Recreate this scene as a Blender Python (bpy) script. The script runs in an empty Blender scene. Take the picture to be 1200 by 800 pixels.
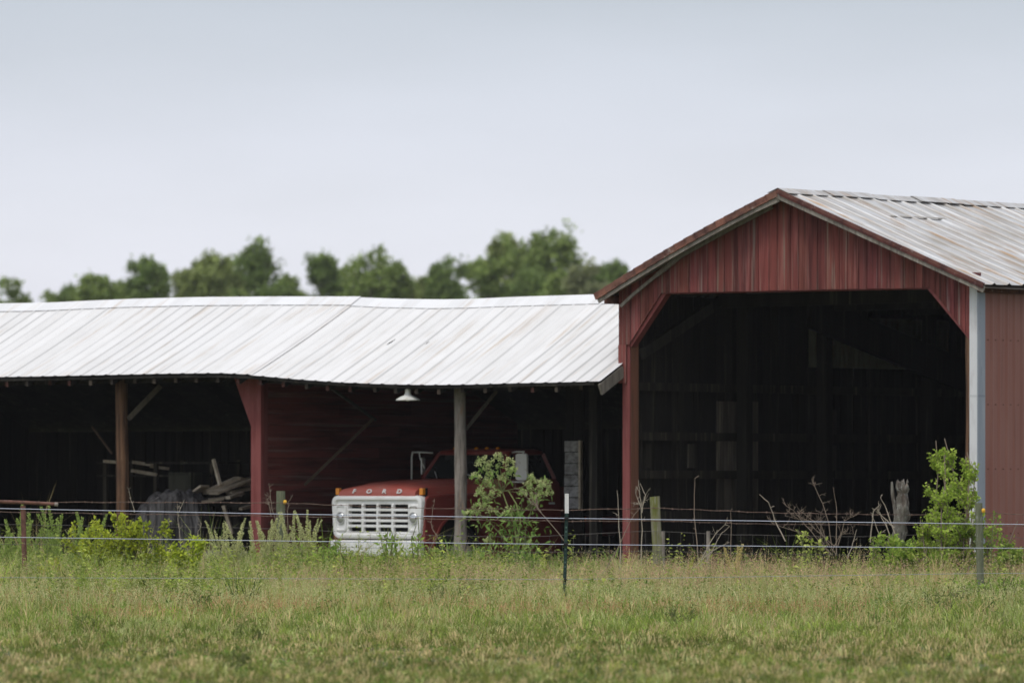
import bpy, bmesh, math, random
import numpy as np
from mathutils import Vector, Matrix, noise as mnoise

R = math.radians
random.seed(7)
rng = np.random.default_rng(7)
scene = bpy.context.scene
col = scene.collection

# ------------------------------------------------------------------ camera
F = 8000.0            # focal length in pixels of the 1200 px wide photograph
HZ = 566.0            # row of the horizon
CH = 1.6              # camera height
cam_d = bpy.data.cameras.new('camera')
cam_d.sensor_width = 36
cam_d.lens = F / 1200 * 36
cam_d.shift_y = (HZ - 400) / 1200
cam_d.clip_start = 1.0
cam_d.clip_end = 6000
cam_d.dof.use_dof = True
cam_d.dof.focus_distance = 82.0
cam_d.dof.aperture_fstop = 3.0
cam = bpy.data.objects.new('camera', cam_d)
cam.location = (0, 0, CH)
cam.rotation_euler = (R(90), 0, 0)
col.objects.link(cam)
scene.camera = cam

# ------------------------------------------------------------------ light
SUN_EL, SUN_AZ = 56.0, -142.0      # azimuth measured clockwise from +Y: behind the camera, to the left
world = bpy.data.worlds.new('World')
scene.world = world
world.use_nodes = True
nt = world.node_tree
nt.nodes.clear()
N = nt.nodes.new
L = nt.links.new
out = N('ShaderNodeOutputWorld')
sky = N('ShaderNodeTexSky')
sky.sky_type = 'NISHITA'
sky.sun_disc = False
sky.sun_elevation = R(SUN_EL)
sky.sun_rotation = R(SUN_AZ)
bg1 = N('ShaderNodeBackground')
bg1.inputs['Strength'].default_value = 0.05
hz_density = 0.00010
L(sky.outputs[0], bg1.inputs['Color'])
tc = N('ShaderNodeTexCoord')
sep = N('ShaderNodeSeparateXYZ')
L(tc.outputs['Generated'], sep.inputs[0])
ramp = N('ShaderNodeValToRGB')
L(sep.outputs['Z'], ramp.inputs['Fac'])
cr = ramp.color_ramp
cr.elements[0].position = 0.0
cr.elements[0].color = (0.70, 0.70, 0.83, 1)
cr.elements[1].position = 1.0
cr.elements[1].color = (1.0, 1.0, 1.0, 1)
for p, c in ((0.015, (0.68, 0.685, 0.82)), (0.032, (0.62, 0.622, 0.745)), (0.05, (0.51, 0.51, 0.62)), (0.072, (0.37, 0.372, 0.445)), (0.16, (0.50, 0.50, 0.57)), (0.5, (0.82, 0.82, 0.85))):
    e = cr.elements.new(p)
    e.color = (*c, 1)
mp = N('ShaderNodeMapping')
mp.inputs['Scale'].default_value = (7, 7, 24)
mp.inputs['Rotation'].default_value = (0, R(22), 0)
L(tc.outputs['Generated'], mp.inputs[0])
nz = N('ShaderNodeTexNoise')
nz.inputs['Scale'].default_value = 1.3
nz.inputs['Detail'].default_value = 4
nz.inputs['Roughness'].default_value = 0.5
L(mp.outputs[0], nz.inputs['Vector'])
mr = N('ShaderNodeMapRange')
mr.inputs['From Min'].default_value = 0.3
mr.inputs['From Max'].default_value = 0.7
mr.inputs['To Min'].default_value = 0.90
mr.inputs['To Max'].default_value = 1.09
L(nz.outputs[0], mr.inputs['Value'])
vm = N('ShaderNodeVectorMath')
vm.operation = 'SCALE'
L(ramp.outputs[0], vm.inputs[0])
L(mr.outputs[0], vm.inputs['Scale'])
bg2 = N('ShaderNodeBackground')
bg2.inputs['Strength'].default_value = 0.92
L(vm.outputs[0], bg2.inputs['Color'])
addn = N('ShaderNodeAddShader')
L(bg1.outputs[0], addn.inputs[0])
L(bg2.outputs[0], addn.inputs[1])
L(addn.outputs[0], out.inputs['Surface'])

sd = bpy.data.lights.new('sun', 'SUN')
sd.energy = 1.1
sd.angle = R(16)
sd.color = (1.0, 0.965, 0.91)
sun = bpy.data.objects.new('sun', sd)
sdir = Vector((math.sin(R(SUN_AZ)) * math.cos(R(SUN_EL)), math.cos(R(SUN_AZ)) * math.cos(R(SUN_EL)), math.sin(R(SUN_EL))))
sun.rotation_euler = sdir.to_track_quat('Z', 'Y').to_euler()
sun.location = (-20, 40, 40)
col.objects.link(sun)

vs = scene.view_settings
vs.view_transform = 'Standard'
vs.look = 'None'
vs.exposure = 0.0
vs.gamma = 1.0
vs.use_curve_mapping = False
scene.cycles.max_bounces = 6
scene.cycles.diffuse_bounces = 3
scene.cycles.glossy_bounces = 2
scene.cycles.transmission_bounces = 3
scene.cycles.transparent_max_bounces = 6
scene.cycles.volume_bounces = 0

# ------------------------------------------------------------------ helpers
def tag(o, label=None, cat=None, group=None, kind=None):
    if label: o['label'] = label
    if cat: o['category'] = cat
    if group: o['group'] = group
    if kind: o['kind'] = kind
    return o

def empty(name, loc=(0, 0, 0), rz=0.0, label=None, cat=None, group=None):
    o = bpy.data.objects.new(name, None)
    o.location = loc
    o.rotation_euler = (0, 0, rz)
    o.empty_display_size = 0.2
    col.objects.link(o)
    return tag(o, label, cat, group)

def v3(a): return Vector(a)

class MB:
    """collects shapes, builds ONE mesh object"""
    def __init__(s):
        s.v, s.f, s.c = [], [], []
    def add(s, vs_, fs, c=(1, 1, 1)):
        n = len(s.v)
        s.v += [tuple(p) for p in vs_]
        s.f += [tuple(i + n for i in f) for f in fs]
        s.c += [c] * len(vs_)
        return s
    def box(s, lo, hi, c=(1, 1, 1), m=None):
        x0, y0, z0 = lo; x1, y1, z1 = hi
        p = [(x0, y0, z0), (x1, y0, z0), (x1, y1, z0), (x0, y1, z0), (x0, y0, z1), (x1, y0, z1), (x1, y1, z1), (x0, y1, z1)]
        if m is not None: p = [m @ Vector(q) for q in p]
        return s.add(p, [(0, 3, 2, 1), (4, 5, 6, 7), (0, 1, 5, 4), (1, 2, 6, 5), (2, 3, 7, 6), (3, 0, 4, 7)], c)
    def bar(s, a, b, w, h, c=(1, 1, 1), up=(0, 0, 1)):
        a, b = v3(a), v3(b)
        d = (b - a).normalized()
        u = v3(up)
        if abs(d.dot(u)) > 0.98: u = Vector((0, 1, 0))
        x = d.cross(u).normalized(); z = x.cross(d).normalized()
        p = []
        for q in (a, b):
            for sx, sz in ((-1, -1), (1, -1), (1, 1), (-1, 1)):
                p.append(q + x * sx * w / 2 + z * sz * h / 2)
        return s.add(p, [(0, 1, 2, 3), (7, 6, 5, 4), (0, 4, 5, 1), (1, 5, 6, 2), (2, 6, 7, 3), (3, 7, 4, 0)], c)
    def tube(s, pts, r, n=6, c=(1, 1, 1), cap=True):
        pts = [v3(p) for p in pts]
        if not hasattr(r, '__len__'): r = [r] * len(pts)
        d0 = (pts[1] - pts[0]).normalized()
        up = Vector((0, 0, 1)) if abs(d0.z) < 0.9 else Vector((1, 0, 0))
        x = d0.cross(up).normalized()
        vs_ = []
        for i, p in enumerate(pts):
            d = (pts[min(i + 1, len(pts) - 1)] - pts[max(i - 1, 0)])
            d = d.normalized() if d.length > 1e-9 else d0
            x = (x - d * x.dot(d))
            x = x.normalized() if x.length > 1e-6 else d.orthogonal().normalized()
            y = d.cross(x)
            for k in range(n):
                a = 2 * math.pi * k / n
                vs_.append(p + (x * math.cos(a) + y * math.sin(a)) * r[i])
        fs = []
        for i in range(len(pts) - 1):
            for k in range(n):
                k2 = (k + 1) % n
                fs.append((i * n + k, i * n + k2, (i + 1) * n + k2, (i + 1) * n + k))
        if cap:
            fs.append(tuple(range(n - 1, -1, -1)))
            fs.append(tuple((len(pts) - 1) * n + k for k in range(n)))
        return s.add(vs_, fs, c)
    def lathe(s, prof, n=24, c=(1, 1, 1), m=None, axis='z'):
        vs_ = []
        for r_, h in prof:
            for k in range(n):
                a = 2 * math.pi * k / n
                p = (r_ * math.cos(a), r_ * math.sin(a), h) if axis == 'z' else ((h, r_ * math.cos(a), r_ * math.sin(a)) if axis == 'x' else (r_ * math.cos(a), h, r_ * math.sin(a)))
                vs_.append(m @ Vector(p) if m is not None else p)
        fs = []
        for i in range(len(prof) - 1):
            for k in range(n):
                k2 = (k + 1) % n
                fs.append((i * n + k, i * n + k2, (i + 1) * n + k2, (i + 1) * n + k))
        return s.add(vs_, fs, c)
    def prism(s, poly, x0, x1, c=(1, 1, 1), axis='x', x_of=None):
        """poly: list of 2D points, extruded along an axis"""
        n = len(poly)
        def P(t, a, b):
            return (t, a, b) if axis == 'x' else ((a, t, b) if axis == 'y' else (a, b, t))
        vs_ = [P(x0, *q) for q in poly] + [P(x1, *q) for q in poly]
        fs = [tuple(range(n)), tuple(range(2 * n - 1, n - 1, -1))]
        for i in range(n):
            j = (i + 1) % n
            fs.append((i, n + i, n + j, j))
        return s.add(vs_, fs, c)
    def loft(s, loops, c=(1, 1, 1), cap=(True, True)):
        n = len(loops[0])
        vs_ = [p for lp in loops for p in lp]
        fs = []
        for i in range(len(loops) - 1):
            for k in range(n):
                k2 = (k + 1) % n
                fs.append((i * n + k, i * n + k2, (i + 1) * n + k2, (i + 1) * n + k))
        if cap[0]: fs.append(tuple(range(n - 1, -1, -1)))
        if cap[1]: fs.append(tuple((len(loops) - 1) * n + k for k in range(n)))
        return s.add(vs_, fs, c)
    def build(s, name, m, parent=None, smooth=False, loc=None, bevel=0.0, angle=None, seg=2):
        me = bpy.data.meshes.new(name)
        me.from_pydata(s.v, [], s.f)
        at = me.color_attributes.new('tint', 'FLOAT_COLOR', 'POINT')
        arr = np.ones((len(s.v), 4), np.float32)
        arr[:, :3] = np.array(s.c, np.float32).reshape(-1, 3)
        at.data.foreach_set('color', arr.ravel())
        me.materials.append(m)
        bm = bmesh.new(); bm.from_mesh(me)
        bmesh.ops.recalc_face_normals(bm, faces=bm.faces)
        bm.to_mesh(me); bm.free()
        if smooth:
            if angle: me.shade_smooth(); me.set_sharp_from_angle(angle=R(angle))
            else: me.shade_smooth()
        o = bpy.data.objects.new(name, me)
        col.objects.link(o)
        if parent is not None: o.parent = parent
        if loc is not None: o.location = loc
        if bevel:
            b = o.modifiers.new('bevel', 'BEVEL')
            b.width = bevel; b.segments = seg; b.limit_method = 'ANGLE'; b.angle_limit = R(35)
        return o

def npmesh(name, verts, tris, colors, m, parent=None, loc=None):
    me = bpy.data.meshes.new(name)
    nv, nf = len(verts), len(tris)
    k = tris.shape[1]
    me.vertices.add(nv); me.vertices.foreach_set('co', verts.astype(np.float32).ravel())
    me.loops.add(nf * k); me.loops.foreach_set('vertex_index', tris.astype(np.int32).ravel())
    me.polygons.add(nf)
    me.polygons.foreach_set('loop_start', (np.arange(nf) * k).astype(np.int32))
    at = me.color_attributes.new('tint', 'FLOAT_COLOR', 'POINT')
    c4 = np.ones((nv, 4), np.float32); c4[:, :3] = colors
    at.data.foreach_set('color', c4.ravel())
    me.materials.append(m)
    me.update(calc_edges=True)
    me.validate()
    o = bpy.data.objects.new(name, me)
    col.objects.link(o)
    if parent is not None: o.parent = parent
    if loc is not None: o.location = loc
    return o

# ------------------------------------------------------------------ materials
def nodes(name):
    m = bpy.data.materials.new(name)
    m.use_nodes = True
    t = m.node_tree
    b = t.nodes['Principled BSDF']
    return m, t, b

def surf(name, base, rough=0.7, metal=0.0, layers=(), bump=0.0, bump_scale=(20, 20, 20), tint=True, spec=0.3, coord='Object', bump_detail=4):
    """layers: (colour, noise scale xyz, from, to[, detail]) mixed one after another over the base"""
    m, t, b = nodes(name)
    tcn = t.nodes.new('ShaderNodeTexCoord')
    cur = t.nodes.new('ShaderNodeRGB'); cur.outputs[0].default_value = (*base, 1)
    cur = cur.outputs[0]
    def nz_(scale, detail=4, seed=0.0, rough_=0.6):
        mpn = t.nodes.new('ShaderNodeMapping')
        mpn.inputs['Scale'].default_value = scale
        mpn.inputs['Location'].default_value = (seed, seed * 1.7, seed * 0.3)
        t.links.new(tcn.outputs[coord], mpn.inputs[0])
        n_ = t.nodes.new('ShaderNodeTexNoise')
        n_.inputs['Scale'].default_value = 1.0
        n_.inputs['Detail'].default_value = detail
        n_.inputs['Roughness'].default_value = rough_
        t.links.new(mpn.outputs[0], n_.inputs['Vector'])
        return n_.outputs[0]
    for i, ly in enumerate(layers):
        c_, sc_, f0, f1 = ly[:4]
        fac = nz_(sc_, ly[4] if len(ly) > 4 else 5, seed=3.1 * i + 1)
        r_ = t.nodes.new('ShaderNodeMapRange')
        r_.inputs['From Min'].default_value = f0
        r_.inputs['From Max'].default_value = f1
        t.links.new(fac, r_.inputs['Value'])
        mx = t.nodes.new('ShaderNodeMix'); mx.data_type = 'RGBA'
        t.links.new(r_.outputs[0], mx.inputs['Factor'])
        t.links.new(cur, mx.inputs['A'])
        mx.inputs['B'].default_value = (*c_, 1)
        cur = mx.outputs['Result']
    if tint:
        a = t.nodes.new('ShaderNodeAttribute'); a.attribute_name = 'tint'
        mx = t.nodes.new('ShaderNodeMix'); mx.data_type = 'RGBA'; mx.blend_type = 'MULTIPLY'
        mx.inputs['Factor'].default_value = 1
        t.links.new(cur, mx.inputs['A']); t.links.new(a.outputs['Color'], mx.inputs['B'])
        cur = mx.outputs['Result']
    t.links.new(cur, b.inputs['Base Color'])
    b.inputs['Roughness'].default_value = rough
    b.inputs['Metallic'].default_value = metal
    b.inputs['Specular IOR Level'].default_value = spec
    if bump:
        bn = t.nodes.new('ShaderNodeBump')
        bn.inputs['Strength'].default_value = bump
        bn.inputs['Distance'].default_value = 0.02
        t.links.new(nz_(bump_scale, bump_detail, seed=9.0), bn.inputs['Height'])
        t.links.new(bn.outputs[0], b.inputs['Normal'])
    return m

def leafmat(name, base, trans=0.35, rough=0.6):
    """leaf: vertex tint times base, part of the light passes through"""
    m, t, b = nodes(name)
    a = t.nodes.new('ShaderNodeAttribute'); a.attribute_name = 'tint'
    mx = t.nodes.new('ShaderNodeMix'); mx.data_type = 'RGBA'; mx.blend_type = 'MULTIPLY'
    mx.inputs['Factor'].default_value = 1
    mx.inputs['A'].default_value = (*base, 1)
    t.links.new(a.outputs['Color'], mx.inputs['B'])
    b.inputs['Roughness'].default_value = rough
    b.inputs['Specular IOR Level'].default_value = 0.25
    t.links.new(mx.outputs['Result'], b.inputs['Base Color'])
    tr = t.nodes.new('ShaderNodeBsdfTranslucent')
    t.links.new(mx.outputs['Result'], tr.inputs['Color'])
    ms = t.nodes.new('ShaderNodeMixShader'); ms.inputs[0].default_value = trans
    o_ = t.nodes['Material Output']
    t.links.new(b.outputs[0], ms.inputs[1]); t.links.new(tr.outputs[0], ms.inputs[2])
    t.links.new(ms.outputs[0], o_.inputs['Surface'])
    return m

M = {}
M['red_boards'] = surf('red_boards', (0.215, 0.06, 0.05), 0.85, 0, [
    ((0.10, 0.027, 0.024), (12, 12, 0.6), 0.44, 0.64), ((0.28, 0.10, 0.085), (17, 17, 0.7), 0.52, 0.68),
    ((0.07, 0.035, 0.03), (34, 34, 0.5), 0.6, 0.7), ((0.24, 0.19, 0.155), (24, 24, 0.45), 0.57, 0.70)], bump=0.5, bump_scale=(60, 60, 2))
M['red_post'] = surf('red_post', (0.24, 0.072, 0.066), 0.8, 0, [((0.17, 0.04, 0.036), (12, 12, 1.5), 0.45, 0.7), ((0.33, 0.16, 0.14), (30, 30, 2), 0.6, 0.8)], bump=0.3, bump_scale=(60, 60, 3))
M['brown_side'] = surf('brown_side', (0.27, 0.115, 0.07), 0.85, 0, [((0.17, 0.085, 0.055), (12, 12, 1), 0.45, 0.7)], bump=0.4, bump_scale=(60, 60, 3))
M['siding'] = surf('siding', (0.17, 0.045, 0.038), 0.85, 0, [((0.08, 0.026, 0.022), (0.9, 0.9, 9), 0.45, 0.68), ((0.22, 0.15, 0.12), (1.0, 0.35, 16), 0.54, 0.72),
    ((0.16, 0.04, 0.035), (3, 3, 20), 0.6, 0.8)], bump=0.4, bump_scale=(3, 3, 60))
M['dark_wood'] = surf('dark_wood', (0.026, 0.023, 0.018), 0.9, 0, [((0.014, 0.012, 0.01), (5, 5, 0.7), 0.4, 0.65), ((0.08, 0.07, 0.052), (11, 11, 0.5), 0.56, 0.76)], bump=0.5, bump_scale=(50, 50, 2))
M['grey_wood'] = surf('grey_wood', (0.27, 0.24, 0.2), 0.9, 0, [((0.15, 0.125, 0.1), (14, 14, 2.2), 0.42, 0.68), ((0.36, 0.34, 0.29), (35, 35, 3), 0.55, 0.8)], bump=0.7, bump_scale=(70, 70, 4))
M['plank'] = surf('plank', (0.62, 0.53, 0.4), 0.85, 0, [((0.3, 0.235, 0.16), (6, 6, 6), 0.42, 0.7)], bump=0.3, bump_scale=(40, 40, 40))
M['brown_pole'] = surf('brown_pole', (0.165, 0.088, 0.048), 0.85, 0, [((0.055, 0.03, 0.018), (16, 16, 0.9), 0.42, 0.62), ((0.27, 0.17, 0.1), (25, 25, 2), 0.58, 0.8)], bump=0.6, bump_scale=(60, 60, 4))
M['grey_pole'] = surf('grey_pole', (0.30, 0.262, 0.225), 0.9, 0, [((0.12, 0.10, 0.085), (14, 14, 1.8), 0.44, 0.62), ((0.30, 0.19, 0.12), (9, 9, 2.5), 0.6, 0.75)], bump=0.8, bump_scale=(60, 60, 6))
M['white_roof'] = surf('white_roof', (0.76, 0.758, 0.75), 0.6, 0, [((0.69, 0.685, 0.67), (4, 0.7, 2.5), 0.42, 0.7), ((0.50, 0.40, 0.30), (7, 0.4, 0.8), 0.55, 0.82), ((0.76, 0.76, 0.755), (0.6, 0.6, 0.6), 0.5, 0.7)], bump=0.08, bump_scale=(3, 1, 1))
M['galv_roof'] = surf('galv_roof', (0.53, 0.53, 0.525), 0.45, 0.15, [((0.38, 0.36, 0.33), (1.2, 3, 1.2), 0.42, 0.62), ((0.58, 0.58, 0.575), (0.9, 5, 0.9), 0.5, 0.66), ((0.38, 0.26, 0.16), (1.3, 10, 1.3), 0.53, 0.67)], bump=0.08, bump_scale=(2, 8, 2))
M['rust_edge'] = surf('rust_edge', (0.2, 0.095, 0.065), 0.75, 0.0, [((0.10, 0.045, 0.035), (6, 6, 6), 0.42, 0.6), ((0.45, 0.38, 0.33), (7, 7, 7), 0.6, 0.72)], bump=0.3, bump_scale=(18, 18, 18))
M['red_metal'] = surf('red_metal', (0.26, 0.108, 0.08), 0.55, 0.0, [((0.28, 0.13, 0.1), (2.5, 2.5, 0.6), 0.4, 0.7), ((0.18, 0.068, 0.05), (14, 14, 0.5), 0.55, 0.8)], bump=0.05, bump_scale=(10, 10, 2))
M['trim_metal'] = surf('trim_metal', (0.68, 0.68, 0.675), 0.5, 0.0, [((0.52, 0.51, 0.50), (7, 7, 2.2), 0.46, 0.7), ((0.36, 0.3, 0.24), (16, 16, 3), 0.66, 0.76)], bump=0.05)
M['shaded_trim'] = surf('shaded_trim', (0.28, 0.31, 0.35), 0.5, 0.1, [((0.36, 0.38, 0.41), (5, 5, 1.0), 0.45, 0.7), ((0.2, 0.2, 0.2), (12, 12, 3), 0.62, 0.75)])  # shade of the trim's side face put into a greyer colour
M['dirt'] = surf('dirt', (0.085, 0.068, 0.05), 1.0, 0, [((0.05, 0.04, 0.03), (1.5, 1.5, 1.5), 0.4, 0.6)], bump=0.8, bump_scale=(4, 4, 4), tint=False)
M['ground'] = surf('ground', (0.085, 0.1, 0.035), 1.0, 0, [((0.15, 0.14, 0.06), (0.25, 0.08, 1), 0.42, 0.62), ((0.06, 0.08, 0.025), (1.3, 0.5, 1), 0.5, 0.7)], bump=0.8, bump_scale=(6, 6, 6), tint=False)
M['white_paint'] = surf('white_paint', (0.85, 0.84, 0.81), 0.4, 0, [((0.70, 0.68, 0.62), (5, 5, 5), 0.5, 0.75), ((0.5, 0.42, 0.33), (9, 9, 4), 0.7, 0.8)], spec=0.45)
M['old_white'] = surf('old_white', (0.42, 0.41, 0.4), 0.85, 0, [((0.2, 0.19, 0.18), (9, 9, 14), 0.42, 0.62)], bump=0.4, bump_scale=(10, 10, 50))
M['truck_red'] = surf('truck_red', (0.20, 0.033, 0.027), 0.42, 0, [((0.24, 0.055, 0.045), (2.2, 2.2, 2.2), 0.45, 0.72), ((0.27, 0.15, 0.12), (5, 2, 9), 0.6, 0.8)], spec=0.45)  # darker than the hood: shade under the roof put into the colour
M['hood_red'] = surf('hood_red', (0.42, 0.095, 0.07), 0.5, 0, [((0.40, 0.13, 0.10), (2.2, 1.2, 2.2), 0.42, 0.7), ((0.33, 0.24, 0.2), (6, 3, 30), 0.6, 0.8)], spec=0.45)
M['chrome'] = surf('chrome', (0.6, 0.6, 0.58), 0.3, 0.2)
M['letter'] = surf('letter', (0.78, 0.77, 0.74), 0.4, 0.0)
M['black'] = surf('black', (0.012, 0.012, 0.012), 0.6)
M['rubber'] = surf('rubber', (0.022, 0.021, 0.02), 0.85, 0, [((0.06, 0.055, 0.048), (6, 6, 6), 0.5, 0.75)])
M['glass'] = surf('glass', (0.014, 0.016, 0.016), 0.12, 0, [((0.05, 0.05, 0.045), (4, 4, 4), 0.5, 0.8)], spec=0.5)
M['lens'] = surf('lens', (0.62, 0.63, 0.62), 0.12, 0.6, spec=0.6)
M['amber'] = surf('amber', (0.75, 0.26, 0.02), 0.25, 0, spec=0.6)
M['orange'] = surf('orange', (0.75, 0.12, 0.01), 0.3, 0, spec=0.6)
M['tarp'] = surf('tarp', (0.09, 0.086, 0.085), 0.75, 0, [((0.022, 0.02, 0.02), (7, 7, 1.0), 0.42, 0.56), ((0.2, 0.19, 0.19), (9, 9, 1.4), 0.56, 0.7)], bump=0.35, bump_scale=(14, 14, 3))  # dark and light streaks paint fold shading into the colour
M['rust'] = surf('rust', (0.19, 0.09, 0.065), 0.8, 0.1, [((0.1, 0.05, 0.035), (15, 15, 15), 0.45, 0.65), ((0.3, 0.2, 0.16), (20, 20, 20), 0.6, 0.75)])
M['rusty_wire'] = surf('rusty_wire', (0.21, 0.14, 0.11), 0.7, 0.2, [((0.11, 0.07, 0.055), (9, 9, 9), 0.45, 0.65)])
M['mesh_wire'] = surf('mesh_wire', (0.16, 0.145, 0.135), 0.7, 0.2)
M['white_wire'] = surf('white_wire', (0.5, 0.52, 0.6), 0.5, 0.0, [((0.5, 0.53, 0.62), (9, 9, 9), 0.5, 0.65)])
M['grey_wire'] = surf('grey_wire', (0.36, 0.38, 0.40), 0.5, 0.2)
M['post_green'] = surf('post_green', (0.018, 0.045, 0.035), 0.5, 0.1)
M['post_white'] = surf('post_white', (0.72, 0.71, 0.68), 0.5, 0, [((0.4, 0.33, 0.28), (30, 30, 30), 0.6, 0.72)])
M['mossy'] = surf('mossy', (0.25, 0.23, 0.16), 0.9, 0, [((0.17, 0.18, 0.05), (10, 10, 2.5), 0.42, 0.62), ((0.35, 0.34, 0.28), (35, 35, 4), 0.55, 0.75)], bump=0.8, bump_scale=(60, 60, 5))
M['green_post_wood'] = surf('green_post_wood', (0.18, 0.185, 0.12), 0.9, 0, [((0.13, 0.15, 0.085), (14, 14, 2.5), 0.42, 0.62), ((0.30, 0.31, 0.26), (28, 28, 14), 0.58, 0.72)], bump=0.9, bump_scale=(60, 60, 5))
M['rotten'] = surf('rotten', (0.21, 0.195, 0.165), 0.95, 0, [((0.09, 0.07, 0.055), (9, 9, 3), 0.45, 0.65), ((0.22, 0.10, 0.06), (5, 5, 2), 0.62, 0.7), ((0.36, 0.37, 0.33), (30, 30, 12), 0.56, 0.7)], bump=1.0, bump_scale=(40, 40, 9))
M['plastic_yellow'] = surf('plastic_yellow', (0.8, 0.45, 0.04), 0.4)
M['enamel'] = surf('enamel', (0.8, 0.79, 0.72), 0.35, 0, [((0.6, 0.56, 0.45), (10, 10, 10), 0.55, 0.75)])
M['stone'] = surf('stone', (0.22, 0.205, 0.19), 0.95, 0, [((0.07, 0.065, 0.06), (8, 8, 8), 0.4, 0.7)], bump=0.6)
M['bark'] = surf('bark', (0.12, 0.095, 0.07), 0.95, 0, [((0.07, 0.055, 0.04), (5, 5, 1), 0.4, 0.7)], bump=0.6)
M['stem'] = surf('stem', (0.16, 0.17, 0.07), 0.8)
M['twig'] = surf('twig', (0.27, 0.21, 0.16), 0.9)
M['pale_twig'] = surf('pale_twig', (0.42, 0.36, 0.28), 0.9)
M['leaf'] = leafmat('leaf', (1.6, 1.5, 1.3), trans=0.42)
M['grass'] = leafmat('grass', (1.72, 1.62, 1.35), trans=0.35, rough=0.7)
M['tree_leaf'] = leafmat('tree_leaf', (1.8, 1.75, 1.6), trans=0.45)

# ------------------------------------------------------------------ layout: barn frame of reference
TH = R(35)
g = Vector((math.cos(TH), -math.sin(TH), 0))      # along the barn front, to the right and nearer
s_ = Vector((math.sin(TH), math.cos(TH), 0))      # into the barn, to the right and farther
DB = 95.0
kB = (1145 - 600) / F; kA = (725 - 600) / F
W = (kB - kA) * DB / (g.x - kA * g.y)
B = Vector((kB * DB, DB, 0))
A = B - g * W
RZ = -TH

def uv(u, v, z=0.0):
    p = A + g * u + s_ * v
    return Vector((p.x, p.y, z))
def u_at(px, v=0.0):
    k = (px - 600) / F
    return (k * (A.y + v * s_.y) - A.x - v * s_.x) / (g.x - k * g.y)
def v_at(px, u):
    k = (px - 600) / F
    return (A.x + u * g.x - k * (A.y + u * g.y)) / (k * s_.y - s_.x)
def z_at(py, Y): return CH + (HZ - py) / F * Y
def zuv(py, u, v): return z_at(py, uv(u, v).y)
def xy_at(px, Y, z=0.0): return Vector(((px - 600) / F * Y, Y, z))

# ------------------------------------------------------------------ ground
gm = MB()
xs = [-300, -100, -30, -12, 0, 12, 30, 100, 300]
ys = [-40, -20, 20, 50, 70, 90, 110, 160, 300, 600, 900]
pts = [(x, y, 0) for y in ys for x in xs]
nx = len(xs)
gm.add(pts, [(j * nx + i, j * nx + i + 1, (j + 1) * nx + i + 1, (j + 1) * nx + i) for j in range(len(ys) - 1) for i in range(nx - 1)])
ground = gm.build('ground', M['ground'])
tag(ground, 'grassy field running from the foreground to beyond the barns', 'ground', kind='structure')

hb = MB(); hb.box((-310, -50, -1), (310, 910, 26))
hz_o = hb.build('haze', bpy.data.materials.new('haze'))
hz_m = hz_o.data.materials[0]; hz_m.use_nodes = True
ht = hz_m.node_tree; ht.nodes.clear()
ho = ht.nodes.new('ShaderNodeOutputMaterial'); hv = ht.nodes.new('ShaderNodeVolumePrincipled')
hv.inputs['Color'].default_value = (0.94, 0.95, 0.97, 1)
hv.inputs['Density'].default_value = hz_density  # thin volume added to lift the black interiors
ht.links.new(hv.outputs[0], ho.inputs['Volume'])
tag(hz_o, 'thin pale haze added over the whole meadow to lift the dark tones', 'haze', kind='stuff')

EAVE_V = -0.6
u_left = u_at(-330, EAVE_V)
SH0 = u_left + 0.2
dm = MB()
c_ = [uv(SH0, 0.1, 0.012), uv(W - 0.05, 0.1, 0.012), uv(W - 0.05, 13.9, 0.012), uv(SH0, 6.8, 0.012)]
dm.add(c_, [(0, 1, 2, 3)])
tag(dm.build('barn_floor', M['dirt']), 'bare earth floor inside the barn and shed', 'ground', kind='structure')

# ------------------------------------------------------------------ barn
barn = empty('barn', A, RZ, 'tall open fronted red board barn with grey metal gable roof', 'barn')
EL = zuv(344, -0.18, -0.3)          # left eave height
ER = zuv(333, W + 0.3, -0.3)
uR = W / 2 - 0.09
ZR = zuv(223, uR, -0.3)
OH_L, OH_R, OH_F, BL = 0.18, 0.30, 0.30, 14.0

def roof_z(u):
    if u <= uR:
        t = (u + OH_L) / (uR + OH_L)
        return EL + (ZR - EL) * t + 0.05 * math.sin(math.pi * min(1, max(0, t)))
    t = (u - uR) / (W + OH_R - uR)
    return ZR + (ER - ZR) * t
def rib(x, period, h, w=0.22):
    t = (x / period) % 1.0
    d = min(t, 1 - t) / w
    return h * max(0.0, 1 - d) ** 0.6 if d < 1 else 0.0

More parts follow.
